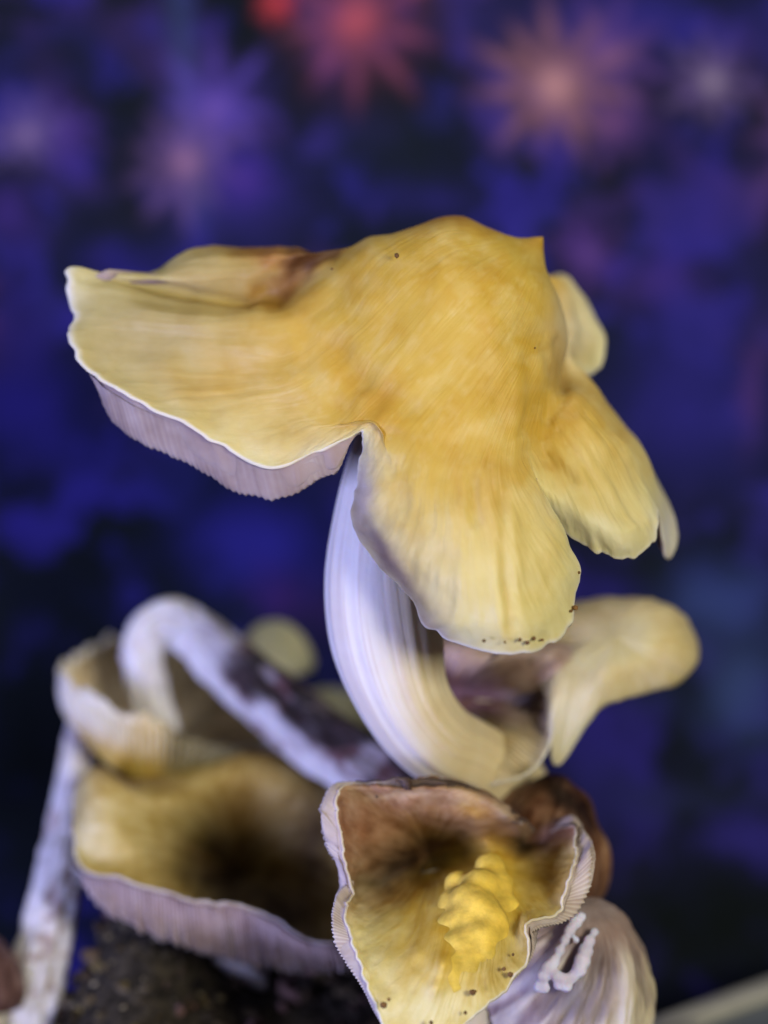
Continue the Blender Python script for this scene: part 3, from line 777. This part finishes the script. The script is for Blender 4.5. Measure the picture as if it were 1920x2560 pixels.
    def pig(u, v, g):
        n = fbm(N1, g[..., 0] / 60, g[..., 1] / 60, 3)[..., None]
        c = np.array([.62, .53, .30]) * (.85 + .3 * n)
        return paint(c, g, [(1620, 1620, 120, 60, 0, np.array([.68, .56, .26]), .7), (1430, 1780, 70, 120, 20, np.array([.74, .70, .55]), .9),
                            (1480, 1560, 120, 50, 0, np.array([.55, .46, .32]), .6)])
    cap_from_spokes(t, SL, M_pale, M_gill, pig, nu=360, nv=60, gills=0, thick=.2, edge=.06, name='cap_lobe', flip=False,
                    wrinkle=lambda u, v, g: .05 * (sfbm(N2, u * 40, v * 2, 3) - .5) * smooth(.2, .6, v))
    tube('stem', t, [(1140, 1740, 2.9), (1170, 1900, 3.4), (1210, 2150, 3.4), (1230, 2450, 3.2)], [.3, .4, .45, .5], M_stem,
         lambda L, TH, n: np.ones(L.shape + (3,)) * np.array([.72, .66, .52]), nl=80, na=60, ridge=.05, seed=9)
pale_mushroom()

# ------------------------------------------------------------------ 3. hooked stem with an upturned cup
def hooked_mushroom():
    t = thing('mushroom', 'mushroom with a hooked bruised white stem and an upturned brown-gilled cup at left', 'mushroom', W((1080, 2450, 3.6)), GRP)
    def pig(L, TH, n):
        up = n[..., 2]  # upper side painted darker: bruises plus shade put into the colour
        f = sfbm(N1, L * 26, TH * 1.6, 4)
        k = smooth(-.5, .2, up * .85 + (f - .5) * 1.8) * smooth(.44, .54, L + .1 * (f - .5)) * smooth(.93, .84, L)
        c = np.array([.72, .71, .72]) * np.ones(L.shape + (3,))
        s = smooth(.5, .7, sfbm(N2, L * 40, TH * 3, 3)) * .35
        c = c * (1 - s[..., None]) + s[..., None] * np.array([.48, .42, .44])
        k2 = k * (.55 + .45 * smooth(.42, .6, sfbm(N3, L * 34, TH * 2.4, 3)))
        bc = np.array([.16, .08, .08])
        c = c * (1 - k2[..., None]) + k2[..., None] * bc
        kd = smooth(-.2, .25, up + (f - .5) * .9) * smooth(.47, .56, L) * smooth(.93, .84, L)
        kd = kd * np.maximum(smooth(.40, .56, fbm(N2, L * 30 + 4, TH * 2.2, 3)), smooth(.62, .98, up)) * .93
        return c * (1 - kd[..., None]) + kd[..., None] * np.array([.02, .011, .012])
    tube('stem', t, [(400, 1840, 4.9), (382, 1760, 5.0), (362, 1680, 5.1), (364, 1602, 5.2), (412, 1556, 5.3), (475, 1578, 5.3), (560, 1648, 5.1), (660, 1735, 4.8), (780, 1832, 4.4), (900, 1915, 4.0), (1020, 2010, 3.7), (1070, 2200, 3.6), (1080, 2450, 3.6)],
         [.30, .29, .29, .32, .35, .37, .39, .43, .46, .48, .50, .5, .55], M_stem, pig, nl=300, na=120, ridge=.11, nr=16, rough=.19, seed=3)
    A = (385, 1962, 4.9)
    S = [
        (A, (378, 1955, 4.4), (375, 1925, 4.05), (378, 1865, 3.9), (380, 1797, 3.9)),
        (A, (350, 1950, 4.4), (325, 1905, 4.1), (312, 1845, 4.0), (305, 1778, 4.0)),
        (A, (330, 1935, 4.6), (275, 1875, 4.4), (245, 1810, 4.2), (232, 1738, 4.25)),
        (A, (315, 1915, 4.8), (240, 1835, 4.8), (180, 1770, 4.75), (165, 1690, 4.8)),
        (A, (320, 1860, 5.3), (240, 1790, 5.6), (190, 1720, 5.6), (165, 1665, 5.6)),
        (A, (330, 1840, 5.7), (260, 1750, 6.2), (230, 1670, 6.4), (228, 1624, 6.4)),
        (A, (370, 1840, 6.0), (330, 1740, 6.8), (310, 1650, 7.0), (304, 1598, 7.0)),
        (A, (410, 1840, 6.1), (410, 1740, 7.0), (420, 1660, 7.3), (430, 1620, 7.4)),
        (A, (450, 1840, 6.0), (510, 1760, 6.8), (560, 1710, 7.2), (580, 1690, 7.3)),
        (A, (470, 1850, 5.7), (550, 1800, 6.2), (630, 1770, 6.6), (670, 1750, 6.7)),
        (A, (460, 1910, 5.2), (550, 1870, 5.5), (630, 1860, 5.7), (670, 1840, 5.8)),
        (A, (450, 1940, 4.8), (515, 1925, 4.7), (570, 1890, 4.7), (600, 1872, 4.9)),
        (A, (415, 1952, 4.5), (445, 1930, 4.3), (468, 1890, 4.2), (482, 1850, 4.2)),
    ]
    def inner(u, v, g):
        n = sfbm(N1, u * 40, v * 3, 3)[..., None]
        return np.array([.52, .43, .30]) * (.6 + .8 * n) * (1 - .5 * smooth(380, 560, g[..., 0])[..., None])  # darker to the right: shade inside the cup put into the colour
    def outer_wr(u, v, g):
        return .05 * np.sin(u * 2 * np.pi * 70) * smooth(.2, .4, v) * smooth(1, .85, v)
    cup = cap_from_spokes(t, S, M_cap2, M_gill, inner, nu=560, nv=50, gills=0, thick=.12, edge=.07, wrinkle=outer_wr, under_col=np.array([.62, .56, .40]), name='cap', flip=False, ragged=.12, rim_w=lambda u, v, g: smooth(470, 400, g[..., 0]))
    # paint the outer skin: whitish margin, ochre below
    me = cup.data; a = me.color_attributes['pigment']
    buf = np.zeros(len(me.vertices) * 4, np.float32); a.data.foreach_get('color', buf); buf = buf.reshape(560, 101, 4)
    vv = np.linspace(0, 1, 50)[::-1]
    k = smooth(.55, .85, vv)[None, :, None]
    uu = np.arange(560)[:, None, None] / 560
    och = smooth(.12, .0, np.minimum(uu, np.abs(uu - 1)))          # front side near u = 0
    skin = np.array([.56, .40, .10]) * (1 - k) + k * np.array([.70, .66, .58])
    skin = skin * (1 - .55 * och * k) + .55 * och * k * np.array([.60, .42, .09])
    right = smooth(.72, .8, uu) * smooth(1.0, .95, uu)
    skin = skin * (1 - .8 * right) + .8 * right * np.array([.16, .15, .09])  # right side olive dark: shade painted into the skin colour
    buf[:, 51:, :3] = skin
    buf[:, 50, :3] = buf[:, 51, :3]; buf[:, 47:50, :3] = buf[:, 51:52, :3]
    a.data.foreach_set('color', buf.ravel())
hooked_mushroom()

# ------------------------------------------------------------------ generic domed mushrooms
def dome_mushroom(label, cen, axis, rad, hgt, pig, mat, stem_path, stem_rad, stem_mat=None, stem_pig=None, gills=90, wob=.05, seed=1, wr=None, profile=None, curl=.12):
    t = thing('mushroom', label, 'mushroom', W(stem_path[-1]), GRP)
    c = W(cen); ax = np.array(axis, float); ax /= np.linalg.norm(ax)
    e1 = np.cross(ax, [0, 1, .01]); e1 /= np.linalg.norm(e1); e2 = np.cross(ax, e1)
    S = []
    prof = profile or [(0, 1), (.25, .96), (.5, .84), (.75, .60), (.93, .28), (1.0, 0), (.96, -.1)]
    for i in range(16):
        a = i / 16 * 2 * math.pi
        rr = 1 + wob * math.sin(a * 3 + seed) + wob * .6 * math.sin(a * 5 + seed * 2)
        row = []
        for r, h in prof:
            p = c + (e1 * math.cos(a) + e2 * math.sin(a)) * (r * rad * rr) + ax * h * hgt
            k = (DIST + p[1]) / DIST
            row.append((p[0] / k * 200 + 960, 1280 - p[2] / k * 200, p[1]))
        S.append(row)
    cap_from_spokes(t, S, mat, M_gill, pig, nu=320, nv=60, gills=gills, thick=.12 * min(1, rad), edge=.04, gill_h=.07 * min(1, rad), flip=True, wrinkle=wr)
    if stem_path:
        tube('stem', t, stem_path, stem_rad, stem_mat or M_stem, stem_pig or (lambda L, TH, n: np.ones(L.shape + (3,)) * np.array([.70, .67, .60])), nl=80, na=60, ridge=.05, seed=seed)
    return t

def plain(c, var=.3, sc_=50, spots=()):
    def f(u, v, g):
        n = fbm(N1, g[..., 0] / sc_, g[..., 1] / sc_, 3)[..., None]
        return paint(np.asarray(c) * (1 - var / 2 + var * n), g, spots)
    return f
dome_mushroom('small round cream button mushroom behind the hooked stem', (690, 1665, 7.2), (-.1, -.15, 1), .62, .72, plain((.70, .66, .42)), M_pale,
              [(692, 1655, 7.2), (700, 1850, 7.2), (720, 2200, 7.0), (740, 2330, 6.8)], [.26, .28, .3, .34], gills=60, wob=.02)
dome_mushroom('half hidden pale olive cap between the hooked stem and the thick white stem', (840, 1800, 7.8), (.2, -.1, 1), .72, .5, plain((.42, .40, .24)), M_pale,
              [(842, 1790, 7.8), (850, 1950, 7.6), (850, 2200, 7.2), (850, 2330, 7.0)], [.24, .26, .3, .34], gills=60, wob=.03, seed=3)

# ------------------------------------------------------------------ 5. broad bowl-shaped cap at lower left
def bowl_mushroom():
    t = thing('mushroom', 'broad ochre mushroom at lower left with a dark hollow and grey gilled front margin', 'mushroom', W((560, 2480, 3.6)), GRP)
    H = (590, 2170, 4.6)
    S = [
        (H, (630, 2060, 4.3), (650, 1960, 4.1), (680, 1900, 4.4), (700, 1888, 5.2), (730, 1950, 6)),
        (H, (590, 2060, 4.2), (580, 1970, 3.9), (600, 1905, 4.2), (610, 1885, 5.0), (610, 1950, 6)),
        (H, (550, 2060, 3.9), (500, 1980, 3.5), (470, 1935, 3.8), (450, 1925, 4.6), (440, 1980, 5.8)),
        (H, (510, 2060, 3.6), (430, 2000, 3.0), (350, 1960, 3.2), (320, 1950, 4.0), (300, 2000, 5.2)),
        (H, (490, 2090, 3.6), (390, 2030, 2.8), (290, 1960, 2.7), (230, 1920, 3.1), (195, 1960, 3.6)),
        (H, (500, 2120, 3.8), (400, 2070, 2.8), (300, 2050, 2.4), (225, 2050, 2.4), (183, 2060, 2.6)),
        (H, (520, 2160, 3.9), (430, 2140, 2.9), (340, 2140, 2.3), (248, 2200, 2.2), (205, 2165, 2.0)),
        (H, (540, 2190, 4.0), (470, 2200, 3.1), (400, 2225, 2.5), (320, 2270, 2.1), (295, 2190, 1.6)),
        (H, (560, 2210, 4.0), (510, 2240, 3.2), (470, 2280, 2.6), (420, 2310, 2.0), (405, 2224, 1.5)),
        (H, (590, 2220, 4.0), (570, 2270, 3.2), (550, 2320, 2.6), (530, 2345, 2.0), (510, 2253, 1.4)),
        (H, (620, 2220, 4.0), (630, 2280, 3.2), (630, 2340, 2.6), (620, 2365, 2.0), (598, 2256, 1.4)),
        (H, (650, 2220, 4.0), (680, 2280, 3.2), (700, 2350, 2.6), (700, 2380, 2.0), (690, 2294, 1.4)),
        (H, (680, 2210, 4.0), (730, 2260, 3.2), (770, 2340, 2.6), (785, 2392, 2.0), (772, 2346, 1.5)),
        (H, (700, 2180, 4.0), (770, 2220, 3.3), (830, 2280, 2.7), (875, 2380, 2.2), (860, 2340, 1.8)),
        (H, (700, 2130, 4.1), (780, 2130, 3.6), (860, 2150, 3.2), (920, 2200, 3.2), (940, 2250, 3.2)),
        (H, (680, 2080, 4.2), (740, 2020, 3.9), (800, 1985, 3.9), (860, 1980, 4.3), (920, 2040, 4.8)),
    ]
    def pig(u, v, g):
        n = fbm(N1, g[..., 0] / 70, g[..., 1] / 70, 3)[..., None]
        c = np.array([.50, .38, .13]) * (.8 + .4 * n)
        return paint(c, g, [(580, 2200, 200, 100, 12, np.array([.028, .019, .013]), .97), (700, 2280, 120, 90, 20, np.array([.03, .02, .015]), .95), (780, 2120, 70, 200, 0, np.array([.08, .05, .028]), .9),  # near black hollow: its shade put into the colour along with bruising
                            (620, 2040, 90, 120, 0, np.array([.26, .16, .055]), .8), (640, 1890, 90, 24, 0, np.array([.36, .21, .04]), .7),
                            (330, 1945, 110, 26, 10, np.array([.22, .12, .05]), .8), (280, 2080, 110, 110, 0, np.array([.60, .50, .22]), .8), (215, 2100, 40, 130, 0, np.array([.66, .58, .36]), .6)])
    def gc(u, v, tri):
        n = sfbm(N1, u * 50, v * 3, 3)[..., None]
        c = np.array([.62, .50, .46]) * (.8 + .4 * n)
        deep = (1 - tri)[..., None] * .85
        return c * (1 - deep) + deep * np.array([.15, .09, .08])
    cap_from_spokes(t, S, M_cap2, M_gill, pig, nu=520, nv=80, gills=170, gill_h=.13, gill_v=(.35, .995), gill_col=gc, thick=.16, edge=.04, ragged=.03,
                    under_col=np.array([.45, .37, .34]), wrinkle=lambda u, v, g: .04 * (sfbm(N2, u * 30, v * 3, 3) - .5) * smooth(.2, .6, v))
    tube('stem', t, [(590, 2200, 4.9), (585, 2330, 4.6), (560, 2480, 3.6)], [.45, .5, .6], M_stem,
         lambda L, TH, n: np.ones(L.shape + (3,)) * np.array([.5, .46, .42]), nl=60, na=60, seed=5)
bowl_mushroom()

# ------------------------------------------------------------------ 6. leaning stem at the left edge
def leaning_stem():
    t = thing('mushroom', 'thin fuzzy lavender white mushroom stem leaning at the left edge beside the broad ochre cap', 'mushroom', W((40, 2600, 2.0)), GRP)
    def pig(L, TH, n):
        f = sfbm(N1, L * 30, TH * 2, 4)[..., None]
        c = np.array([.66, .65, .68]) * (.7 + .6 * f)
        sp = smooth(.62, .72, sfbm(N2, L * 26 + 3, TH * 1.5, 3))[..., None] * .6
        c = c * (1 - sp) + sp * np.array([.30, .18, .14])
        return c
    tube('stem', t, [(196, 1800, 5.4), (190, 1900, 5.1), (172, 2030, 4.7), (148, 2180, 4.3), (118, 2330, 3.9), (84, 2470, 3.6), (40, 2680, 3.4)],
         [.15, .23, .28, .34, .37, .40, .46], M_fuzz, pig, nl=220, na=110, ridge=.08, nr=16, rough=.12, seed=12)
leaning_stem()
dome_mushroom('reddish brown cap cut off by the left edge beside the fuzzy stem', (-75, 2440, 3.2), (.4, -.3, .8), .8, .6, plain((.17, .10, .095)), M_brown,
              [(-60, 2440, 3.2), (-55, 2520, 3.1), (-50, 2640, 3.0)], [.3, .34, .4], gills=60, seed=5)

# ------------------------------------------------------------------ 7. torn front cap
def front_mushroom():
    t = thing('mushroom', 'nearest mushroom with a torn brown and bright yellow lumpy cap rimmed with gills', 'mushroom', W((1130, 2700, .4)), GRP)
    A = (1075, 2140, 1.7)
    S = [
        (A, (1090, 2060, .25), (1100, 2010, -.15), (1110, 1985, -.3), (1115, 1965, -.3), (1120, 1945, .2)),
        (A, (1050, 2060, .3), (1030, 2015, -.15), (1010, 1988, -.3), (1000, 1968, -.4), (1000, 1948, .1)),
        (A, (1030, 2070, .3), (980, 2025, -.1), (950, 1990, -.3), (925, 1968, -.4), (915, 1956, -.2)),
        (A, (1020, 2090, .5), (960, 2055, 0), (905, 2015, -.3), (872, 1990, -.45), (853, 1976, -.6)),
        (A, (1010, 2120, .5), (940, 2100, -.1), (888, 2078, -.45), (862, 2065, -.65), (848, 2056, -.8)),
        (A, (1010, 2150, .6), (950, 2150, .1), (900, 2150, -.35), (876, 2146, -.65), (861, 2140, -.85)),
        (A, (1010, 2180, .7), (950, 2205, .5), (905, 2222, .0), (888, 2230, -.5), (888, 2232, -.8)),
        (A, (1030, 2200, .5), (970, 2250, .0), (920, 2280, -.5), (888, 2278, -.85), (868, 2268, -1.1)),
        (A, (1050, 2210, .2), (1000, 2280, -.5), (950, 2330, -1.1), (905, 2350, -1.4), (884, 2356, -1.55)),
        (A, (1075, 2220, -.1), (1050, 2310, -.9), (1000, 2400, -1.6), (945, 2448, -1.85), (920, 2462, -1.95)),
        (A, (1110, 2220, -.4), (1100, 2310, -1.2), (1070, 2430, -1.9), (1000, 2540, -2.1), (965, 2565, -2.15)),
        (A, (1150, 2210, -.6), (1150, 2300, -1.3), (1130, 2420, -1.9), (1080, 2580, -2.1), (1070, 2610, -2.2)),
        (A, (1180, 2200, -.6), (1195, 2290, -1.3), (1190, 2390, -1.8), (1175, 2490, -2.0), (1172, 2550, -2.1)),
        (A, (1200, 2190, -.5), (1235, 2280, -1.2), (1245, 2360, -1.6), (1240, 2430, -1.85), (1258, 2476, -1.95)),
        (A, (1215, 2180, -.4), (1260, 2260, -.9), (1285, 2320, -1.3), (1296, 2365, -1.6), (1318, 2392, -1.75)),
        (A, (1220, 2170, -.2), (1270, 2230, -.6), (1300, 2270, -1.0), (1312, 2295, -1.4), (1318, 2312, -1.6)),
        (A, (1220, 2160, 0), (1290, 2200, -.2), (1338, 2235, -.6), (1370, 2258, -.9), (1396, 2278, -1.2)),
        (A, (1220, 2150, .2), (1300, 2170, .3), (1358, 2182, .0), (1400, 2185, -.5), (1425, 2178, -.9)),
        (A, (1220, 2130, .4), (1300, 2140, .6), (1360, 2135, .45), (1410, 2125, .0), (1438, 2116, -.45)),
        (A, (1210, 2110, .5), (1290, 2112, .9), (1345, 2105, 1.0), (1400, 2085, .7), (1427, 2066, .1)),
        (A, (1190, 2095, .5), (1255, 2098, .8), (1305, 2105, 1.1), (1330, 2095, 1.2), (1345, 2085, 1.3)),
        (A, (1170, 2070, .3), (1230, 2052, -.05), (1275, 2047, -.1), (1298, 2045, .1), (1315, 2052, .35)),
        (A, (1130, 2060, .2), (1170, 2020, -.15), (1200, 2000, -.3), (1225, 1988, -.2), (1240, 1992, .2)),
    ]
    def pig(u, v, g):
        x, y = g[..., 0], g[..., 1]
        n = fbm(N1, x / 32, y / 44, 4)[..., None]
        low = smooth(2190, 2260, y + (x - 1100) * .35 + (n[..., 0] - .5) * 60)[..., None]
        top = np.array([.33, .19, .125]) * (.75 + .5 * n)
        bot = np.array([.72, .61, .27]) * (.8 + .35 * n)
        c = top * (1 - low) + bot * low
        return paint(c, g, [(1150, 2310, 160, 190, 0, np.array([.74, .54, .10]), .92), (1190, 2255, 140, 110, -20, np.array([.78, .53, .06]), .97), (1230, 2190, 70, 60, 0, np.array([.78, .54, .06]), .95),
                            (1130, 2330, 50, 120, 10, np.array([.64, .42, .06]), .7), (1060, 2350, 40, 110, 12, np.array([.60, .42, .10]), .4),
                            (990, 2178, 165, 50, -24, np.array([.035, .02, .014]), .98), (1080, 2122, 120, 46, -12, np.array([.025, .016, .012]), .95),  # hollow painted near black to stand for the shade in it
                            (1320, 2112, 46, 46, 0, np.array([.02, .016, .012]), .95),  # dark hole: shade of this recess painted in as well
                            (1180, 2010, 50, 30, 30, np.array([.55, .36, .10]), .8), (1000, 1990, 160, 16, 0, np.array([.52, .40, .28]), .7), (1260, 2030, 60, 20, 35, np.array([.50, .42, .34]), .7),
                            (1380, 2200, 60, 70, 30, np.array([.42, .26, .045]), .8), (1290, 2390, 80, 80, -40, np.array([.44, .34, .11]), .75), (1220, 2430, 70, 60, -40, np.array([.45, .35, .12]), .6),
                            (900, 2350, 60, 120, 0, CREAM, .7), (1060, 2520, 120, 60, 0, CREAM, .7)])
    def gc(u, v, tri):
        c = np.array([.60, .53, .47]) * np.ones(u.shape + (3,))
        tp = (smooth(.135, .10, u) + smooth(.90, .93, u))[..., None]
        c = c * (1 - .85 * tp) + .85 * tp * np.array([.09, .06, .05])
        deep = (1 - tri)[..., None] * .45
        return c * (1 - deep) + deep * np.array([.30, .20, .17])
    def wr(u, v, g):
        x, y = g[..., 0], g[..., 1]
        return .06 * (fbm(N2, x / 60, y / 70, 2) - .5) * smooth(.1, .3, v) * smooth(1, .8, v) + .05 * (sfbm(N3, u * 80, v * 3, 3) - .5) * smooth(.4, .8, v)
    bumps = [(1105, 2410, 26, .18), (1090, 2470, 24, .12), (1010, 2050, 70, .12), (1180, 2040, 50, .12), (1040, 2380, 24, .08)]
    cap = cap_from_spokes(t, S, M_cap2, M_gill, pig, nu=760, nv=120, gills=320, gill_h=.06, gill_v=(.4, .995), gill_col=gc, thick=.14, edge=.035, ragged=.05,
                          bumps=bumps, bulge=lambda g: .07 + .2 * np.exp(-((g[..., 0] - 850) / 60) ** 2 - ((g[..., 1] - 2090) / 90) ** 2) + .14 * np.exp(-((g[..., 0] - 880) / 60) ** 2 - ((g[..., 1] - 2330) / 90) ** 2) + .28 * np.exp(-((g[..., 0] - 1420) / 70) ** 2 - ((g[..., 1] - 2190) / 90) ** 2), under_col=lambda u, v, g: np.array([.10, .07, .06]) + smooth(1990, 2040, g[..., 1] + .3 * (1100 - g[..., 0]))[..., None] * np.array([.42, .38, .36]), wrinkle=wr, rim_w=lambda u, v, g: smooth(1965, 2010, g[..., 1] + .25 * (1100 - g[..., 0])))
    V = []; F = []
    rl = np.random.default_rng(4)
    lumps = [(1140, 2208, .17, .20), (1222, 2176, .26, .21), (1200, 2205, .20, .24), (1255, 2210, .18, .22), (1268, 2255, .12, .24), (1165, 2240, .16, .26), (1120, 2240, .10, .24), (1195, 2262, .17, .30),
             (1240, 2290, .11, .28), (1150, 2290, .10, .28), (1200, 2325, .09, .28), (1250, 2325, .06, .24), (1115, 2295, .06, .26), (1160, 2345, .07, .26), (1215, 2370, .05, .24), (1125, 2340, .03, .26),
             (1175, 2400, .045, .24), (1140, 2420, .03, .22), (1140, 2465, .035, .2)]
    for (x, y, d, rr_) in lumps:
        cand = np.argsort((LAST_G[:, 0] - x) ** 2 + (LAST_G[:, 1] - y) ** 2)[:12]
        ni = cand[np.argmin(LAST_G[cand, 2])]; nv_ = LAST_N[ni] * (1 if LAST_N[ni][1] < 0 else -1)
        c0 = LAST_P[ni] - nv_ * (rr_ - d); k0 = len(V)
        for j in range(9):
            ph = math.pi * (j + .5) / 9
            for k in range(14):
                a_ = k / 14 * 2 * math.pi
                V.append(c0 + rr_ * np.array([math.sin(ph) * math.cos(a_), math.sin(ph) * math.sin(a_), math.cos(ph)]))
        F += [[k0 + j * 14 + k, k0 + (j + 1) * 14 + k, k0 + (j + 1) * 14 + (k + 1) % 14, k0 + j * 14 + (k + 1) % 14] for j in range(8) for k in range(14)]
        F += [[k0 + k for k in range(14)], [k0 + 8 * 14 + k for k in range(14)][::-1]]
    boss = mesh('yellow_boss', V, F, M_boss, cap)
    md = boss.modifiers.new('fuse', 'REMESH'); md.mode = 'VOXEL'; md.voxel_size = .00030; md.use_smooth_shade = True
    md = boss.modifiers.new('soften', 'SMOOTH'); md.factor = .5; md.iterations = 40
    r = np.random.default_rng(8)
    base, bf = ICO, ICF
    m = bpy.data.materials['soil_speck']
    for (x, y, d, s) in [(1182, 2482, -2.12, .045), (1260, 2422, -1.95, .03), (1276, 2436, -1.98, .045), (958, 2513, -2.3, .045), (972, 2499, -2.3, .025), (1078, 2556, -2.3, .03), (1283, 2386, -1.8, .02), (1163, 2532, -2.2, .022)]:
        mesh('soil_speck', base * s * (.7 + .6 * r.random((12, 1))) + W((x, y, d)), bf, m, cap)
    tube('stem', t, [(1110, 2200, 1.1), (1120, 2400, .6), (1130, 2700, .4)], [.45, .5, .6], M_stem,
         lambda L, TH, n: np.ones(L.shape + (3,)) * np.array([.62, .58, .54]), nl=60, na=60, seed=6)
front_mushroom()

# ------------------------------------------------------------------ 8. brown cap behind it, 9. lower right mushroom
dome_mushroom('reddish brown domed cap with dark patch behind the torn yellow cap', (1352, 2190, 1.8), (.22, -.25, 1), .92, 1.42,
              plain((.20, .105, .06), .5, 50, [(1420, 1995, 130, 40, 45, (.03, .018, .014), .95), (1255, 1968, 30, 30, 0, (.34, .15, .03), .8), (1500, 2140, 40, 60, 0, (.40, .24, .14), .6)]), M_brown,
              [(1345, 2150, 1.8), (1330, 2400, 1.7), (1320, 2640, 1.7)], [.4, .42, .5], gills=90, seed=2, wob=.09, wr=lambda u, v, g: .22 * (fbm(N3, g[..., 0] / 110, g[..., 1] / 110, 2) - .5))

def lower_right():
    def pig(u, v, g):
        x, y = g[..., 0], g[..., 1]
        n = fbm(N1, x / 50, y / 50, 3)[..., None]
        c = np.array([.40, .31, .28]) * (.8 + .4 * n)
        def streaks(c):
            dx, dy = x - 1480, y - 2200
            ring = np.hypot(dx, dy); an = np.arctan2(dx, dy) + .0012 * (ring - 200)
            f_ = sfbm(N3, an * 9 + 20, ring / 260 + 3, 4)
            w1 = (smooth(.52, .64, f_) * smooth(140, 240, ring) * .55)[..., None]; w2 = (smooth(.48, .36, f_) * smooth(140, 240, ring) * .6)[..., None]
            c = c * (1 - w1) + w1 * np.array([.66, .62, .56])
            return c * (1 - w2) + w2 * np.array([.20, .16, .17])
        return streaks(paint(c, g, [(1610, 2470, 60, 120, 8, np.array([.62, .56, .36]), .9), (1540, 2570, 130, 50, 0, np.array([.60, .55, .40]), .9), (1530, 2330, 90, 50, 40, np.array([.34, .24, .21]), .8),
                            (1490, 2385, 60, 50, 0, np.array([.16, .10, .09]), .9), (1440, 2490, 100, 60, -40, np.array([.26, .25, .28]), .9), (1260, 2520, 90, 80, 0, np.array([.18, .13, .15]), .9)]))
    def wr(u, v, g):
        dx, dy = g[..., 0] - 1480, g[..., 1] - 2200
        ring = np.hypot(dx, dy); an = np.arctan2(dx, dy) + .0012 * (ring - 200)
        f_ = sfbm(N3, an * 9 + 20, ring / 260 + 3, 4)
        return .24 * (f_ - .5) * smooth(120, 240, ring) + .06 * (fbm(N2, g[..., 0] / 50, g[..., 1] / 50, 3) - .5)
    t = dome_mushroom('cream and mauve wrinkled mushroom at lower right with lavender veil scraps', (1430, 2500, .6), (.12, -.4, .9), 1.12, 1.42, pig, M_pale,
                      [(1400, 2520, .5), (1390, 2600, .6), (1380, 2700, .7)], [.45, .5, .6], gills=90, seed=7, wr=wr, wob=.03)
    V = []; F = []
    for (x, y, d, rr_) in [(1452, 2292, -.40, .07), (1438, 2306, -.46, .09), (1424, 2326, -.52, .08), (1412, 2350, -.58, .07), (1400, 2376, -.62, .07), (1386, 2402, -.66, .08), (1372, 2420, -.68, .10), (1358, 2440, -.68, .09), (1348, 2466, -.66, .08), (1362, 2470, -.68, .07),
                           (1486, 2330, -.44, .06), (1474, 2352, -.52, .08), (1464, 2378, -.58, .10), (1456, 2402, -.64, .11), (1448, 2424, -.68, .10), (1432, 2442, -.70, .08), (1408, 2450, -.74, .09), (1392, 2440, -.74, .08), (1416, 2466, -.74, .08), (1396, 2462, -.74, .07), (1440, 2350, -.5, .05)]:
        c0 = W((x, y, d)); k0 = len(V)
        for j in range(9):
            ph = math.pi * (j + .5) / 9
            for k in range(14):
                a_ = k / 14 * 2 * math.pi
                V.append(c0 + rr_ * np.array([math.sin(ph) * math.cos(a_), math.sin(ph) * math.sin(a_), math.cos(ph)]))
        F += [[k0 + j * 14 + k, k0 + (j + 1) * 14 + k, k0 + (j + 1) * 14 + (k + 1) % 14, k0 + j * 14 + (k + 1) % 14] for j in range(8) for k in range(14)]
        F += [[k0 + k for k in range(14)], [k0 + 8 * 14 + k for k in range(14)][::-1]]
    mv = simple_mat('lilac_veil', (.68, .66, .84), .65, .2, .5, 500, .14)  # lilac tint puts the blue light on the scraps into their colour
    mb = mv.node_tree.nodes['Principled BSDF']; mb.inputs['Subsurface Weight'].default_value = .4; mb.inputs['Subsurface Scale'].default_value = .003
    vs = mesh('veil_scrap', V, F, mv, t)
    md = vs.modifiers.new('fuse', 'REMESH'); md.mode = 'VOXEL'; md.voxel_size = .00020; md.use_smooth_shade = True
    md = vs.modifiers.new('soften', 'SMOOTH'); md.factor = .5; md.iterations = 8
lower_right()

for o in list(bpy.data.objects):
    if '_base' in o: del o['_base']
